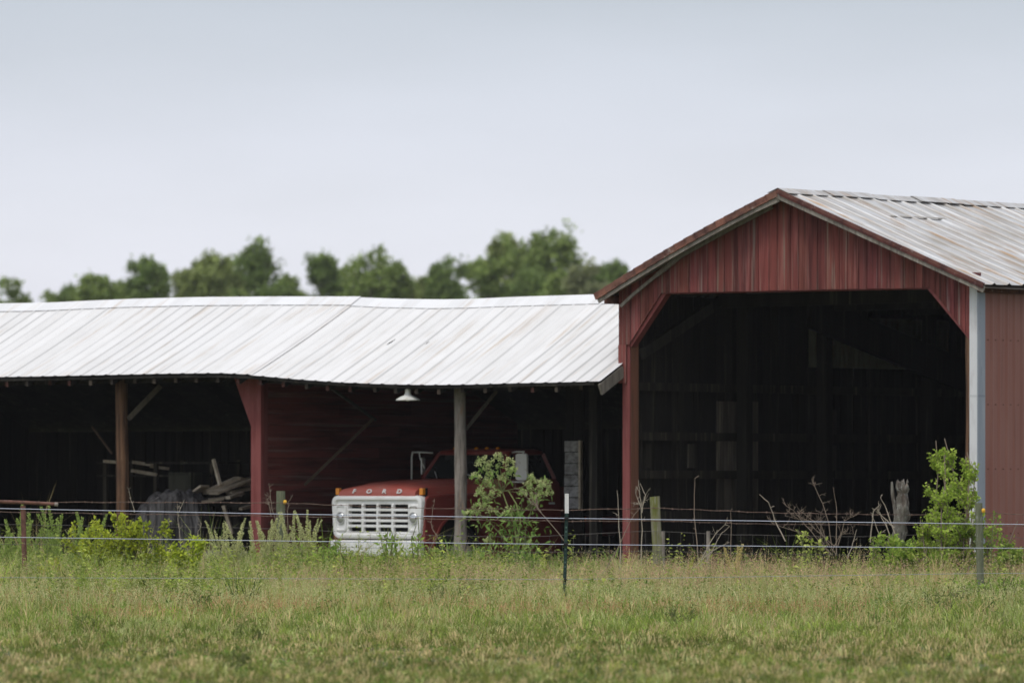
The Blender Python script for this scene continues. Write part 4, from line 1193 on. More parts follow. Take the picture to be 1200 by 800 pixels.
# rotten post with splinter
mb = MB()
x = (1056 - 600) / F * YR; zt = z_at(566, YR)
zz = np.linspace(0, zt, 40); nn = 22; vs_ = []
for j, z in enumerate(zz):
    for k in range(nn):
        a = 2 * math.pi * k / nn
        ns = mnoise.noise(Vector((math.cos(a) * 1.8, math.sin(a) * 1.8, z * 2.2))) + 0.9 * mnoise.noise(Vector((math.cos(a) * 5, math.sin(a) * 5, z * 13)))
        rr_ = 0.08 * (1 + 0.55 * ns)
        if z > zt - 0.2: rr_ *= 0.72 + 0.5 * abs(mnoise.noise(Vector((math.cos(a) * 2, math.sin(a) * 2, z * 11)))) + 0.25 * (z > zt - 0.12)
        dz = 0.13 * mnoise.noise(Vector((math.cos(a) * 2.5, math.sin(a) * 2.5, 7))) * max(0, (j - 33) / 6)
        vs_.append((x + rr_ * math.cos(a) + 0.02 * math.sin(z * 6) + 0.02 * (z - zt), YR + rr_ * math.sin(a), z + dz))
fs = [(j * nn + k, j * nn + (k + 1) % nn, (j + 1) * nn + (k + 1) % nn, (j + 1) * nn + k) for j in range(39) for k in range(nn)]
fs.append(tuple(39 * nn + k for k in range(nn)))
mb.add(vs_, fs)
rp_ = rel(mb.build('rotten_post', M['rotten'], None, smooth=True, angle=60), bf); tag(rp_, 'gnarled rotten grey post')
mb = MB(); xa = (1045 - 600) / F * YR
mb.tube([(xa + 0.09, YR - 0.02, z_at(640, YR)), (xa + 0.05, YR - 0.03, z_at(600, YR)), (xa + 0.01, YR - 0.02, z_at(578, YR)), (xa, YR - 0.02, z_at(564, YR))], [0.03, 0.028, 0.026, 0.014], 7)
mb.build('splinter', M['rotten'], rp_)
for pxy in ([(-150, 586), (60, 588), (330, 589), (480, 595), (660, 597.5), (770, 595), (900, 600.5), (1055, 603), (1147, 601), (1350, 606)],
            [(-150, 598), (0, 599.5), (150, 602), (330, 604.5), (660, 610.5), (770, 610), (900, 614), (1055, 614.5), (1147, 615), (1350, 620)]):
    mb = MB(); pts = wire(mb, pxy, YR - 0.09, 0.0042, n=140, wob=0.004)
    for i in range(2, len(pts) - 1, 1):
        p = pts[i] + Vector((random.uniform(-.02, .02), 0, 0))
        for _ in range(2):
            d = Vector((random.uniform(-.4, .4), random.uniform(-1, 1), random.uniform(-1, 1))).normalized() * 0.016
            mb.tube([p - d, p + d], 0.0026, 3, cap=False)
        mb.tube([p - Vector((0.012, 0, 0)), p + Vector((0.012, 0, 0))], 0.0065, 4, cap=False)
    rel(mb.build('barbed_wire', M['rusty_wire'], None), bf)
mw = MB()
for pxy in ([(-150, 612), (300, 618.5), (500, 626.5), (600, 629), (640, 628), (720, 623.5), (770, 622), (850, 626), (1000, 628.5), (1060, 627), (1160, 623), (1200, 631), (1350, 640)],
            [(-150, 636), (300, 640), (500, 642), (600, 647), (720, 646), (770, 645), (850, 648), (1000, 650), (1200, 652), (1350, 655)],
            [(-150, 660), (600, 668), (1350, 674)]):
    wire(mw, pxy, YR - 0.08, 0.0028, n=90, wob=0.003)
for px in range(-140, 1350, 14):
    if 300 < px < 420 or random.random() < 0.08: continue
    y0 = np.interp(px, [-150, 600, 770, 1350], [612, 628.5, 622, 640])
    y0 = y0 + 1; j = random.uniform(-2, 2)
    mw.tube([xy_at(px, YR - 0.08, z_at(y0, YR)), xy_at(px + j, YR - 0.08, z_at(y0 + 22, YR)), xy_at(px + j * .5, YR - 0.08, z_at(y0 + 50, YR))], 0.002, 3, cap=False)
rel(mw.build('woven_wire', M['mesh_wire'], None), bf)

pg = empty('pipe_gate_rail', xy_at(28, 92.2), 0, 'rusty steel pipe rail on a short pipe post at the left edge', 'rail')
mb = MB(); mb.tube([xy_at(-80, 92.2, z_at(585, 92.2)), xy_at(28, 92.2, z_at(588.5, 92.2)), xy_at(64, 92.2, z_at(590.5, 92.2)), xy_at(66, 92.2, z_at(590.6, 92.2))], [0.026, 0.026, 0.022, 0.018], 10); rel(mb.build('rail', M['rust'], None, smooth=True, angle=50), pg)
mb = MB(); mb.tube([xy_at(30, 92.2, 0), xy_at(27, 92.2, z_at(592, 92.2))], 0.034, 12); rel(mb.build('post', M['rust'], None, smooth=True, angle=50), pg)
mb = MB(); mb.tube([xy_at(64, 92.2, z_at(590.5, 92.2)), xy_at(68, 92.2, z_at(591, 92.2))], 0.028, 10); rel(mb.build('bolt', M['grey_pole'], None), pg)

# ------------------------------------------------------------------ vegetation
def tri_leaves(base, d, nrm, ln, wd, colr, fold=0.25):
    """arrays: base points, unit direction, side normal, length, width -> verts, tris, colours (a folded leaf of two faces)"""
    n = len(base)
    side = np.cross(d, nrm); side /= (np.linalg.norm(side, axis=1, keepdims=True) + 1e-9)
    ln = ln[:, None]; wd = wd[:, None]
    up = np.cross(side, d)
    v0 = base; v2 = base + d * ln
    mid = base + d * ln * 0.45
    v1 = mid + side * wd * 0.5 + up * wd * fold; v3_ = mid - side * wd * 0.5 + up * wd * fold
    V = np.stack([v0, v1, v2, v3_], 1).reshape(-1, 3)
    i = np.arange(n)[:, None] * 4
    T = np.concatenate([i + np.array([[0, 1, 2]]), i + np.array([[0, 2, 3]])], 0)
    C = np.repeat(colr, 4, axis=0)
    return V, T, C
def unit(a): return a / (np.linalg.norm(a, axis=1, keepdims=True) + 1e-9)
def join(parts):
    V, T, C = [], [], []
    o = 0
    for v, t, c in parts:
        V.append(v); T.append(t + o); C.append(c); o += len(v)
    return np.concatenate(V), np.concatenate(T), np.concatenate(C)
def colmix(n, c0, c1, jit=0.15, w=None):
    t = rng.random((n, 1)) if w is None else w
    c = np.array(c0) * (1 - t) + np.array(c1) * t
    return np.clip(c * (1 + rng.normal(0, jit, (n, 1))), 0.005, 1)

def vnoise(x, y, seed=0):
    """smooth value noise on arrays"""
    r_ = np.random.default_rng(seed).random((64, 64))
    xi, yi = np.floor(x).astype(int), np.floor(y).astype(int)
    fx, fy = x - xi, y - yi
    fx = fx * fx * (3 - 2 * fx); fy = fy * fy * (3 - 2 * fy)
    g_ = lambda a, b: r_[a % 64, b % 64]
    return (g_(xi, yi) * (1 - fx) + g_(xi + 1, yi) * fx) * (1 - fy) + (g_(xi, yi + 1) * (1 - fx) + g_(xi + 1, yi + 1) * fx) * fy

def blades(x, y, h, w, lean, colr, z0=None):
    n = len(x)
    a = rng.uniform(0, 2 * np.pi, n)
    sx, sy = np.cos(a), np.sin(a)
    la = rng.uniform(0, 2 * np.pi, n)
    lx, ly = np.cos(la) * lean * h, np.sin(la) * lean * h
    z = np.zeros(n) if z0 is None else z0
    P = np.zeros((n, 5, 3))
    P[:, 0] = np.stack([x - sx * w / 2, y - sy * w / 2, z], 1)
    P[:, 1] = np.stack([x + sx * w / 2, y + sy * w / 2, z], 1)
    P[:, 2] = np.stack([x + lx * .35 - sx * w * .4, y + ly * .35 - sy * w * .4, z + h * .6], 1)
    P[:, 3] = np.stack([x + lx * .35 + sx * w * .4, y + ly * .35 + sy * w * .4, z + h * .6], 1)
    P[:, 4] = np.stack([x + lx, y + ly, z + h * (1 - 0.35 * lean)], 1)
    i = np.arange(n)[:, None] * 5
    T = np.concatenate([i + np.array([[0, 1, 3]]), i + np.array([[0, 3, 2]]), i + np.array([[2, 3, 4]])], 0)
    return P.reshape(-1, 3), T, np.repeat(colr, 5, axis=0)

def scatter(n, y0, y1, dens_pow=1.0, margin=1.6):
    y = y0 + (y1 - y0) * rng.random(n)
    hw = 0.077 * y + margin
    x = (rng.random(n) * 2 - 1) * hw
    return x, y
def in_barn(x, y):
    dx, dy = x - A.x, y - A.y
    u = dx * g.x + dy * g.y; v = dx * s_.x + dy * s_.y
    return ((v > 0.15) & (u < W + 0.05)) | ((v > -0.3) & (u > W + 0.02) & (u < W - 0.1))
GREEN0, GREEN1 = (0.075, 0.11, 0.022), (0.185, 0.225, 0.055)
PALE = (0.25, 0.30, 0.12)
TAN0, TAN1 = (0.27, 0.225, 0.115), (0.46, 0.39, 0.24)
parts = []
def tufts(nt, per, y0, y1, hfun, pal, dryf, palef, spread, wid, leanr, seed, mask=None):
    """tussocks: a patch of blades sharing height, colour and direction"""
    global rng
    rng = np.random.default_rng(seed)
    x, y = scatter(nt, y0, y1)
    if mask is not None:
        ok = mask(x, y); x, y = x[ok], y[ok]
    ok = ~in_barn(x, y); x, y = x[ok], y[ok]; nt = len(x)
    h0 = hfun(x, y) * np.exp(rng.normal(0, 0.28, nt))
    k = vnoise(x * 0.7 + seed, y * 0.28, seed)
    c0 = colmix(nt, pal[0], pal[1], 0.22)
    c0 *= (0.72 + 0.56 * vnoise(x * 1.6, y * 0.7, seed + 1))[:, None]
    q = rng.random(nt)
    pl = q < palef; c0[pl] = colmix(pl.sum(), PALE, (0.36, 0.40, 0.2), 0.12)
    dr = rng.random(nt) < dryf * (0.35 + 1.3 * k); c0[dr] = colmix(dr.sum(), TAN0, TAN1, 0.15)
    m = nt * per
    bx = np.repeat(x, per) + rng.normal(0, 1, m) * spread; by = np.repeat(y, per) + rng.normal(0, 1, m) * spread
    h = np.repeat(h0, per) * rng.uniform(0.5, 1.05, m)
    c = np.repeat(c0, per, 0) * (1 + rng.normal(0, 0.13, (m, 1)))
    od = rng.random(m) < 0.07; c[od] = colmix(od.sum(), TAN0, TAN1, 0.15)
    parts.append(blades(bx, by, h, wid[0] + (wid[1] - wid[0]) * rng.random(m), rng.uniform(*leanr, m), np.clip(c, .01, 1)))
# mown turf in front
tufts(13000, 9, 50, 74, lambda x, y: (0.055 + 0.06 * vnoise(x * 2.5, y * .8, 2)) * (1 + .6 * np.clip((y - 64) / 8, 0, 1)), ((0.068, 0.096, 0.02), (0.17, 0.195, 0.05)), 0.22, 0.10, 0.035, (0.006, 0.011), (0.2, 1.2), 41)
# middle field
tufts(12000, 12, 68, 87.5, lambda x, y: (0.11 + 0.13 * np.clip((y - 68) / 10, 0, 1)) * (0.6 + 0.75 * vnoise(x * 1.2, y * .5, 5)), ((0.08, 0.13, 0.025), (0.2, 0.26, 0.055)), 0.15, 0.24, 0.05, (0.006, 0.011), (0.15, 0.95), 42)
# tall growth under and behind the fences
tufts(9500, 13, 86.4, 105, lambda x, y: (0.2 + 0.2 * np.clip((y - 86.4) / 5, 0, 1)) * (0.65 + 0.6 * vnoise(x * 1.1, y * .8, 6)) * (1 + 0.5 * np.clip((0.5 - x) / 2.5, 0, 1)), ((0.085, 0.15, 0.027), (0.2, 0.29, 0.06)), 0.14, 0.26, 0.06, (0.006, 0.011), (0.1, 0.75), 43)
# bigger rank clumps scattered through the field
tufts(420, 45, 72, 92, lambda x, y: 0.16 + 0.16 * np.clip((y - 72) / 12, 0, 1), ((0.05, 0.10, 0.015), (0.16, 0.25, 0.05)), 0.12, 0.2, 0.075, (0.008, 0.013), (0.2, 1.0), 45)
# tall bunches in front of the barns
tufts(620, 40, 88, 97, lambda x, y: 0.38 + 0.26 * vnoise(x * 1.3, y, 8), ((0.10, 0.16, 0.03), (0.22, 0.3, 0.07)), 0.3, 0.3, 0.07, (0.006, 0.011), (0.1, 0.8), 46)
rng = np.random.default_rng(44)
V, T, C = join(parts)
tag(npmesh('grass', V, T, C, M['grass']), 'rough green meadow grass mixed with dry straw', 'grass', kind='stuff')

# seed-head grasses
def seed_grass(name, x, y, h, head_c0, head_c1, label, cat='grass', nb=9, hl=0.28, stalk=(0.26, 0.26, 0.12), spread=0.022, size=0.016):
    n = len(x)
    la = rng.uniform(0, 2 * np.pi, n); lean = rng.uniform(0.02, 0.25, n)
    tx, ty = x + np.cos(la) * lean * h, y + np.sin(la) * lean * h
    prt = []
    a = rng.uniform(0, np.pi, n); w = 0.0035
    P = np.stack([np.stack([x - np.cos(a) * w, y - np.sin(a) * w, 0 * x], 1), np.stack([x + np.cos(a) * w, y + np.sin(a) * w, 0 * x], 1), np.stack([tx, ty, h], 1)], 1).reshape(-1, 3)
    T = np.arange(n)[:, None] * 3 + np.array([[0, 1, 2]])
    prt.append((P, T, np.repeat(colmix(n, stalk, np.array(stalk) * 1.3, 0.1), 3, axis=0)))
    t = 1 - rng.random((n, nb)) * hl
    cx = (x[:, None] + (tx - x)[:, None] * t).ravel(); cy = (y[:, None] + (ty - y)[:, None] * t).ravel(); cz = (h[:, None] * t).ravel()
    m = n * nb
    sp = (spread * (1.15 - (t - (1 - hl)) / hl)).ravel()[:, None]
    base = np.stack([cx, cy, cz], 1) + rng.normal(0, 1, (m, 3)) * sp * np.array([1, 1, 0.6])
    d = unit(rng.normal(0, 1, (m, 3)) * np.array([0.6, 0.6, 0.5]) + np.array([0, 0, 0.8]))
    v, t_, c = tri_leaves(base, d, unit(rng.normal(0, 1, (m, 3))), rng.uniform(0.8, 1.6, m) * size, rng.uniform(0.3, 0.6, m) * size, np.repeat(colmix(n, head_c0, head_c1, 0.15), nb, axis=0))
    prt.append((v, t_, c))
    V, T, C = join(prt)
    return tag(npmesh(name, V, T, C, M['grass']), label, cat, kind='stuff')
# pinkish heads around and behind the fence
n = 26000
x, y = scatter(n, 86.3, 99)
k = vnoise(x * 0.8, y * 0.6, 9)
ok = (rng.random(n) < np.clip((k - 0.15) * 1.4, 0, 1) * np.where(x < -3.5, 0.3, 1.0)) & ~in_barn(x, y)
x, y = x[ok], y[ok]; n = len(x)
seed_grass('seeding_grass', x, y, rng.uniform(0.28, 0.6, n) * (0.72 + 0.5 * vnoise(x * 1.3, y, 4)) * (1 + 0.12 * (x > 2.5)), (0.30, 0.17, 0.15), (0.48, 0.37, 0.28), 'pinkish purple seed heads of tall grass along the fence')
# reddish sorrel in front of the fence
n = 8000
x, y = scatter(n, 74, 90)
k = vnoise(x * 0.7 + 9, y * 0.35, 12)
ok = rng.random(n) < np.clip((k - 0.3) * 1.8, 0, 1) * np.where(x > 4, 0.4, 1.0)
x, y = x[ok], y[ok]; n = len(x)
seed_grass('sorrel', x, y, rng.uniform(0.2, 0.33, n), (0.26, 0.13, 0.075), (0.40, 0.27, 0.16), 'reddish brown sorrel spikes scattered in the meadow grass', cat='wild plants', nb=7, hl=0.4, spread=0.012, stalk=(0.28, 0.18, 0.1))
# pale panicles
n = 9000
x, y = scatter(n, 78, 98)
ok = ~in_barn(x, y)
x, y = x[ok], y[ok]; n = len(x)
seed_grass('panicle_grass', x, y, rng.uniform(0.22, 0.46, n) * (1 + 0.75 * (y > 87) * rng.random(n)), (0.33, 0.36, 0.2), (0.45, 0.44, 0.28), 'pale green grass panicles standing among the tall grass', nb=8, hl=0.35, spread=0.016)
# single broad pale blades and dry stems standing out of the meadow
rng = np.random.default_rng(66)
n = 5200
x, y = scatter(n, 70, 97)
ok = ~in_barn(x, y); x, y = x[ok], y[ok]; n = len(x)
f_ = np.clip((y - 68) / 22, 0.25, 1)
c = colmix(n, (0.24, 0.3, 0.13), (0.38, 0.42, 0.22), 0.12)
dr = rng.random(n) < 0.45; c[dr] = colmix(dr.sum(), (0.36, 0.30, 0.18), (0.55, 0.48, 0.33), 0.12)
V, T, C = blades(x, y, (0.22 + 0.34 * rng.random(n)) * f_, 0.009 + 0.007 * rng.random(n), rng.uniform(0.05, 0.7, n), c)
tag(npmesh('meadow_blades', V, T, C, M['grass']), 'pale single blades and dry straw stems rising above the meadow', 'grass', kind='stuff')
# lush leafy growth along the left half of the fence
n = 9500
x, y = scatter(n, 85.5, 94.5)
k = vnoise(x * 1.1 + 3, y * 0.8, 31)
ok = (rng.random(n) < np.clip((k - 0.25) * 1.8, 0, 1) * np.clip((1.2 - x) / 2.5, 0.25, 1)) & ~in_barn(x, y)
x, y = x[ok], y[ok]; n = len(x)
m = n * 16
hh = np.repeat(rng.uniform(0.2, 0.46, n) * (1 + 0.6 * np.clip((y - 86) / 4, 0, 1)) * np.exp(rng.normal(0, 0.18, n)), 16) * np.tile(np.linspace(0.25, 1.0, 16), n)
lx = np.repeat(rng.normal(0, .12, n), 16)
bx = np.repeat(x, 16) + lx * hh + rng.normal(0, 0.012, m); by = np.repeat(y, 16) + rng.normal(0, 0.02, m)
v, t, c = tri_leaves(np.stack([bx, by, hh], 1), unit(rng.normal(0, 1, (m, 3)) * np.array([1, 1, 0.4]) + np.array([0, 0, 0.15])), unit(rng.normal(0, 0.5, (m, 3)) + np.array([0, -0.2, 1.0])), rng.uniform(0.04, 0.09, m), rng.uniform(0.016, 0.034, m),
                     np.repeat(colmix(n, (0.09, 0.14, 0.025), (0.29, 0.35, 0.08), 0.22), 16, axis=0))
tag(npmesh('leafy_undergrowth', v, t, c, M['leaf']), 'leafy green undergrowth along the left half of the fence', 'weeds', kind='stuff')
# broad leaves low in the meadow
n = 9000
x, y = scatter(n, 52, 97)
k = vnoise(x * 1.4, y * 0.5, 20)
ok = (rng.random(n) < np.clip((k - 0.35) * 2, 0.02, 1)) & ~in_barn(x, y)
x, y = x[ok], y[ok]; n = len(x)
m = n * 5
hh = np.clip((y - 66) / 20, 0.12, 1) * 0.38
bx = np.repeat(x, 5) + rng.normal(0, 0.03, m); by = np.repeat(y, 5) + rng.normal(0, 0.03, m); bz = np.repeat(hh, 5) * rng.uniform(0.2, 1.05, m)
v, t, c = tri_leaves(np.stack([bx, by, bz], 1), unit(rng.normal(0, 1, (m, 3)) * np.array([1, 1, 0.4]) + np.array([0, 0, 0.25])), unit(rng.normal(0, 0.5, (m, 3)) + np.array([0, 0, 1.0])), rng.uniform(0.03, 0.065, m), rng.uniform(0.014, 0.028, m),
                     np.repeat(colmix(n, (0.055, 0.11, 0.02), (0.15, 0.24, 0.045), 0.15), 5, axis=0))
tag(npmesh('meadow_weeds', v, t, c, M['leaf']), 'small broad leaved weeds low among the grass', 'weeds', kind='stuff')

def grow(root_pts, seed, levels, spread, lens, rad, up=0.6):
    """branches: returns tubes [(points, radii)] and leaf sites (pos, dir)"""
    rr = random.Random(seed)
    tubes, sites = [], []
    def rec(p, d, ln, r_, lv):
        pts = [p]; n_ = 5
        for i in range(n_):
            d = (d + Vector((rr.gauss(0, .13), rr.gauss(0, .13), rr.gauss(0, .08) + 0.04 * up))).normalized()
            pts.append(pts[-1] + d * ln / n_)
        tubes.append((pts, [r_ * (1 - 0.55 * i / n_) for i in range(n_ + 1)]))
        for i in range(1, n_ + 1):
            for _ in range(1 if lv else 0 if len(levels) > 1 else 1): sites.append((pts[i], d))
        if lv == len(levels) - 1: return
        for k_ in range(levels[lv]):
            t_ = rr.uniform(0.25, 1.0); i = min(n_, max(1, int(t_ * n_)))
            a = rr.uniform(0, 6.283)
            nd = (d * (1 - spread) + Vector((math.cos(a), math.sin(a), up * 0.6)) * spread).normalized()
            rec(pts[i], nd, ln * lens * rr.uniform(0.7, 1.2) * (1.15 - 0.5 * t_), r_ * 0.55, lv + 1)
    for p, d, ln in root_pts: rec(Vector(p), Vector(d).normalized(), ln, rad, 0)
    return tubes, sites

def leafy(name, px, Y, h, wid, label, cat, seed, c0, c1, leaf=(0.05, 0.03), per=3, stems=5, levels=(6, 3, 0), spread=0.55, lens=0.45, rad=0.012, droop=0.1, jitter=0.03, group=None, stem='stem', taper=0.0):
    global rng
    rng = np.random.default_rng(seed)
    base = xy_at(px, Y)
    root = empty(name, base, 0, label, cat, group)
    rr = random.Random(seed)
    rp = []
    for i in range(stems):
        a = rr.uniform(0, 6.283); q = rr.random() ** 0.6
        dx, dy = math.cos(a) * wid * 0.5 * q, math.sin(a) * wid * 0.35 * q
        rp.append(((dx * 0.35, dy * 0.35, 0), (dx * 0.75, dy * 0.75, h * 0.85), h * (0.85 - 0.3 * q * rr.random())))
    tubes, sites = grow(rp, seed, levels, spread, lens, rad)
    mz = sorted(q[0].z for q in sites)[-max(1, len(sites) // 60)]
    mxw = sorted(abs(q[0].x) for q in sites)[-max(1, len(sites) // 25)]
    kz, kx = (h - 0.02) / mz, max(0.6, min(1.9, wid * 0.5 / max(0.02, mxw)))
    fx_ = lambda p: Vector((p.x * kx * (1 - taper * max(0, min(1, p.z * kz / h))) + 0.10 * taper * math.sin(p.z * 2.2) - 0.12 * taper * p.z, p.y * kx * (1 - taper * max(0, min(1, p.z * kz / h))), p.z * kz))
    tubes = [([fx_(p) for p in P_], r_) for P_, r_ in tubes]; sites = [(fx_(p), d) for p, d in sites]
    mb = MB()
    for p, r_ in tubes: mb.tube(p, r_, 5, cap=False)
    mb.build('stems', M[stem], root)
    P = np.array([tuple(s[0]) for s in sites]); D = np.array([tuple(s[1]) for s in sites])
    P = np.repeat(P, per, 0); D = np.repeat(D, per, 0)
    m = len(P)
    d = unit(D * 0.5 + rng.normal(0, 0.7, (m, 3)) + np.array([0, 0, -droop]))
    v, t, c = tri_leaves(P + rng.normal(0, jitter, (m, 3)), d, unit(rng.normal(0, 0.55, (m, 3)) + np.array([0, -0.3, 0.9])), rng.uniform(0.5, 1.35, m) * leaf[0], rng.uniform(0.55, 1.25, m) * leaf[1], colmix(m, c0, c1, 0.2))
    npmesh('foliage', v, t, c, M['leaf'], root)
    return root

BR0, BR1 = (0.17, 0.24, 0.02), (0.36, 0.40, 0.05)
MG0, MG1 = (0.10, 0.18, 0.03), (0.22, 0.33, 0.06)
BG = 'bright young bushes along the fence'
leafy('bush', 122, 92.5, 1.12, 0.95, 'bright yellow green bush in front of the brown pole', 'bush', 101, BR0, BR1, leaf=(0.055, 0.042), per=3, stems=9, levels=(6, 2, 0), spread=0.42, lens=0.36, jitter=0.02)
leafy('bush', 165, 92.6, 1.14, 0.75, 'bright bush with orange tinged tips in front of the grey tarp', 'bush', 102, BR0, BR1, leaf=(0.052, 0.04), per=3, stems=9, levels=(6, 2, 0), spread=0.42, lens=0.36, jitter=0.02)
leafy('bush', 217, 91.6, 0.85, 0.42, 'small lime bush below the grey tarp', 'bush', 103, (0.2, 0.28, 0.02), (0.38, 0.45, 0.05), leaf=(0.06, 0.045), per=3, stems=4, levels=(6, 2, 0), lens=0.35)
leafy('bush', 60, 91.2, 0.55, 0.7, 'low lime green bush near the left edge', 'bush', 104, BR0, BR1, leaf=(0.05, 0.04), per=2, stems=5, levels=(5, 2, 0), lens=0.4)
leafy('bush', 303, 91.5, 0.48, 0.5, 'low green bush left of the fence post with wispy weeds', 'bush', 105, MG0, BR1, leaf=(0.05, 0.035), per=2, stems=5, levels=(5, 2, 0), lens=0.4)
leafy('sapling', 1112, 92.4, 2.0, 1.5, 'tall bright green sapling in the barn opening by the white trim', 'sapling', 106, (0.17, 0.27, 0.035), (0.33, 0.43, 0.09), leaf=(0.048, 0.036), per=3, stems=6, levels=(24, 2, 0), spread=0.58, lens=0.2, taper=0.62, jitter=0.02, rad=0.014, stem='twig')
leafy('sapling_shoots', 1080, 92.3, 0.85, 0.9, 'dense green undergrowth between rotten post and tall sapling', 'bush', 116, (0.13, 0.22, 0.035), (0.27, 0.38, 0.08), leaf=(0.055, 0.035), per=3, stems=7, levels=(7, 2, 0), lens=0.35)
leafy('sapling_shoots', 1078, 92.1, 1.05, 0.95, 'loose leafy shoots on the left side of the tall sapling', 'bush', 119, (0.15, 0.24, 0.03), (0.32, 0.4, 0.08), leaf=(0.048, 0.034), per=2, stems=5, levels=(10, 2, 0), spread=0.5, lens=0.25, jitter=0.02, stem='twig')
leafy('sapling_shoots', 1140, 92.6, 1.12, 0.9, 'loose leafy shoots between tall sapling and round post', 'bush', 120, (0.13, 0.22, 0.03), (0.3, 0.38, 0.08), leaf=(0.048, 0.034), per=2, stems=5, levels=(10, 2, 0), spread=0.5, lens=0.25, jitter=0.02, stem='twig')
leafy('bush', 1037, 92.0, 0.86, 0.6, 'leafy light green bush at the foot of the rotten post', 'bush', 107, MG0, (0.3, 0.4, 0.08), leaf=(0.075, 0.042), per=3, stems=6, levels=(4, 2, 0), lens=0.35)
leafy('vine', 1160, 92.2, 1.18, 0.62, 'dark green climbing vine on the round post before the red metal wall', 'vine', 108, (0.07, 0.13, 0.02), (0.2, 0.28, 0.05), leaf=(0.06, 0.035), per=1, stems=4, levels=(6, 2, 0), spread=0.6, lens=0.35)
leafy('bush', 1187, 91.8, 0.74, 0.45, 'small broad leaved plant at the right edge before the red metal wall', 'plant', 109, MG0, (0.3, 0.38, 0.09), leaf=(0.085, 0.05), per=2, stems=4, levels=(4, 2, 0), lens=0.3)
leafy('weed', 951, 91.5, 0.98, 0.3, 'single pale green weed with curled top before the barn opening', 'weed', 110, (0.2, 0.28, 0.05), (0.38, 0.42, 0.14), leaf=(0.075, 0.04), per=2, stems=3, levels=(4, 0), spread=0.45, lens=0.22)
leafy('weed', 1140, 85.6, 0.34, 0.5, 'low leafy weeds round the foot of the round post at right', 'weed', 117, MG0, MG1, leaf=(0.06, 0.03), per=3, stems=6, levels=(4, 0), lens=0.4)
leafy('weed', 1174, 86.2, 0.4, 0.5, 'low leafy weeds in front of the red metal wall, right of the round post', 'weed', 118, MG0, MG1, leaf=(0.06, 0.03), per=3, stems=6, levels=(4, 0), lens=0.4)
for i, (px, hh, lab) in enumerate(((445, 0.92, 'leafy nettle in front of the truck bumper centre'), (478, 0.86, 'leafy nettle before the right end of the white bumper'), (405, 0.82, 'leafy nettle before the left end of the white bumper'),
                                   (385, 0.7, 'leafy nettle left of the truck'), (362, 0.74, 'leafy nettle just right of the fence post with yellow insulator'), (460, 0.62, 'short leafy nettle low before the truck'), (425, 0.6, 'short leafy nettle below the grille'))):
    leafy('nettle', px, 91.6 + 0.15 * i, hh, 0.4, lab, 'weed', 200 + i, (0.11, 0.2, 0.03), (0.24, 0.36, 0.08), leaf=(0.10, 0.038), per=2, stems=4, levels=(4, 0), spread=0.3, lens=0.2, droop=0.25, group='nettles in front of the truck')
for i, (px, yp, hh, lab) in enumerate(((238, 79, 0.36, 'dark drooping weed clump in the left meadow'), (290, 68, 0.22, 'dark bent weed lying in the short grass at left'), (268, 57.5, 0.20, 'dark upright weed at the bottom edge of the field'), (795, 73, 0.32, 'lone dark seed stalk in the short grass right of centre'),
                                       (915, 81, 0.3, 'green leafy weed in the meadow below the barn opening'), (1113, 78, 0.42, 'dark weedy clump below the tall sapling'), (1150, 77, 0.3, 'dark low clump near the right edge'), (1092, 80, 0.34, 'dark green clump left of the weedy clump below the sapling'),
                                       (505, 84, 0.4, 'green leafy clump in the meadow in front of the truck'), (92, 72, 0.22, 'dark green weed in the lower left field'))):
    leafy('weed', px, yp, hh, 0.35, lab, 'weed', 230 + i, (0.055, 0.085, 0.02), (0.15, 0.19, 0.05), leaf=(0.06, 0.02), per=1, stems=6, levels=(4, 0), spread=0.5, lens=0.4, rad=0.006)

# feathery weeds
def feathery(name, px, Y, h, wid, label, seed, c0, c1, stems=8, needle=0.045, dens=70, droop=0.0):
    global rng
    rng = np.random.default_rng(seed); rr = random.Random(seed)
    root = empty(name, xy_at(px, Y), 0, label, 'weed')
    mb = MB(); parts_ = []
    for i in range(stems):
        bx, by = rr.uniform(-.5, .5) * wid, rr.uniform(-.3, .3) * wid
        hh = h * rr.uniform(0.6, 1.0); lx, ly = rr.uniform(-.25, .25) * hh, rr.uniform(-.15, .15) * hh
        pts = [Vector((bx + lx * t * t, by + ly * t * t, hh * t)) for t in np.linspace(0, 1, 8)]
        mb.tube(pts, [0.006 * (1 - .8 * t) for t in np.linspace(0, 1, 8)], 4, cap=False)
        m = int(dens * 2.0 * hh / 0.8)
        t = rng.uniform(0.25, 1.0, m); P = np.stack([bx + lx * t * t, by + ly * t * t, hh * t], 1)
        rad = (1.1 - t)[:, None]
        a = rng.uniform(0, 6.283, m)
        d = unit(np.stack([np.cos(a), np.sin(a), rng.uniform(0.5, 1.6, m) - droop], 1))
        ln = needle * (0.5 + 1.2 * rad[:, 0])
        off = rng.uniform(0, 1, (m, 1)) * d * 0.09 * rad
        parts_.append(tri_leaves(P + off, d, unit(rng.normal(0, 1, (m, 3))), ln, np.full(m, 0.016), colmix(m, c0, c1, 0.15)))
    mb.build('stems', M['stem'], root)
    V, T, C = join(parts_); npmesh('foliage', V, T, C, M['leaf'], root)
    return root
FG0, FG1 = (0.16, 0.24, 0.06), (0.32, 0.41, 0.14)
feathery('feathery_weed', 12, 93.8, 1.1, 0.4, 'feathery green weed beside the rusty pipe at the left edge', 301, FG0, FG1, 9, dens=110)
feathery('feathery_weed', 47, 94.2, 1.35, 0.55, 'tallest feathery green weed right of the rusty pipe post', 302, FG0, FG1, 12, dens=120)
feathery('feathery_weed', 98, 94.4, 1.22, 0.4, 'feathery green weed behind the bright bush, left of the brown pole', 303, FG0, FG1, 10, dens=120)
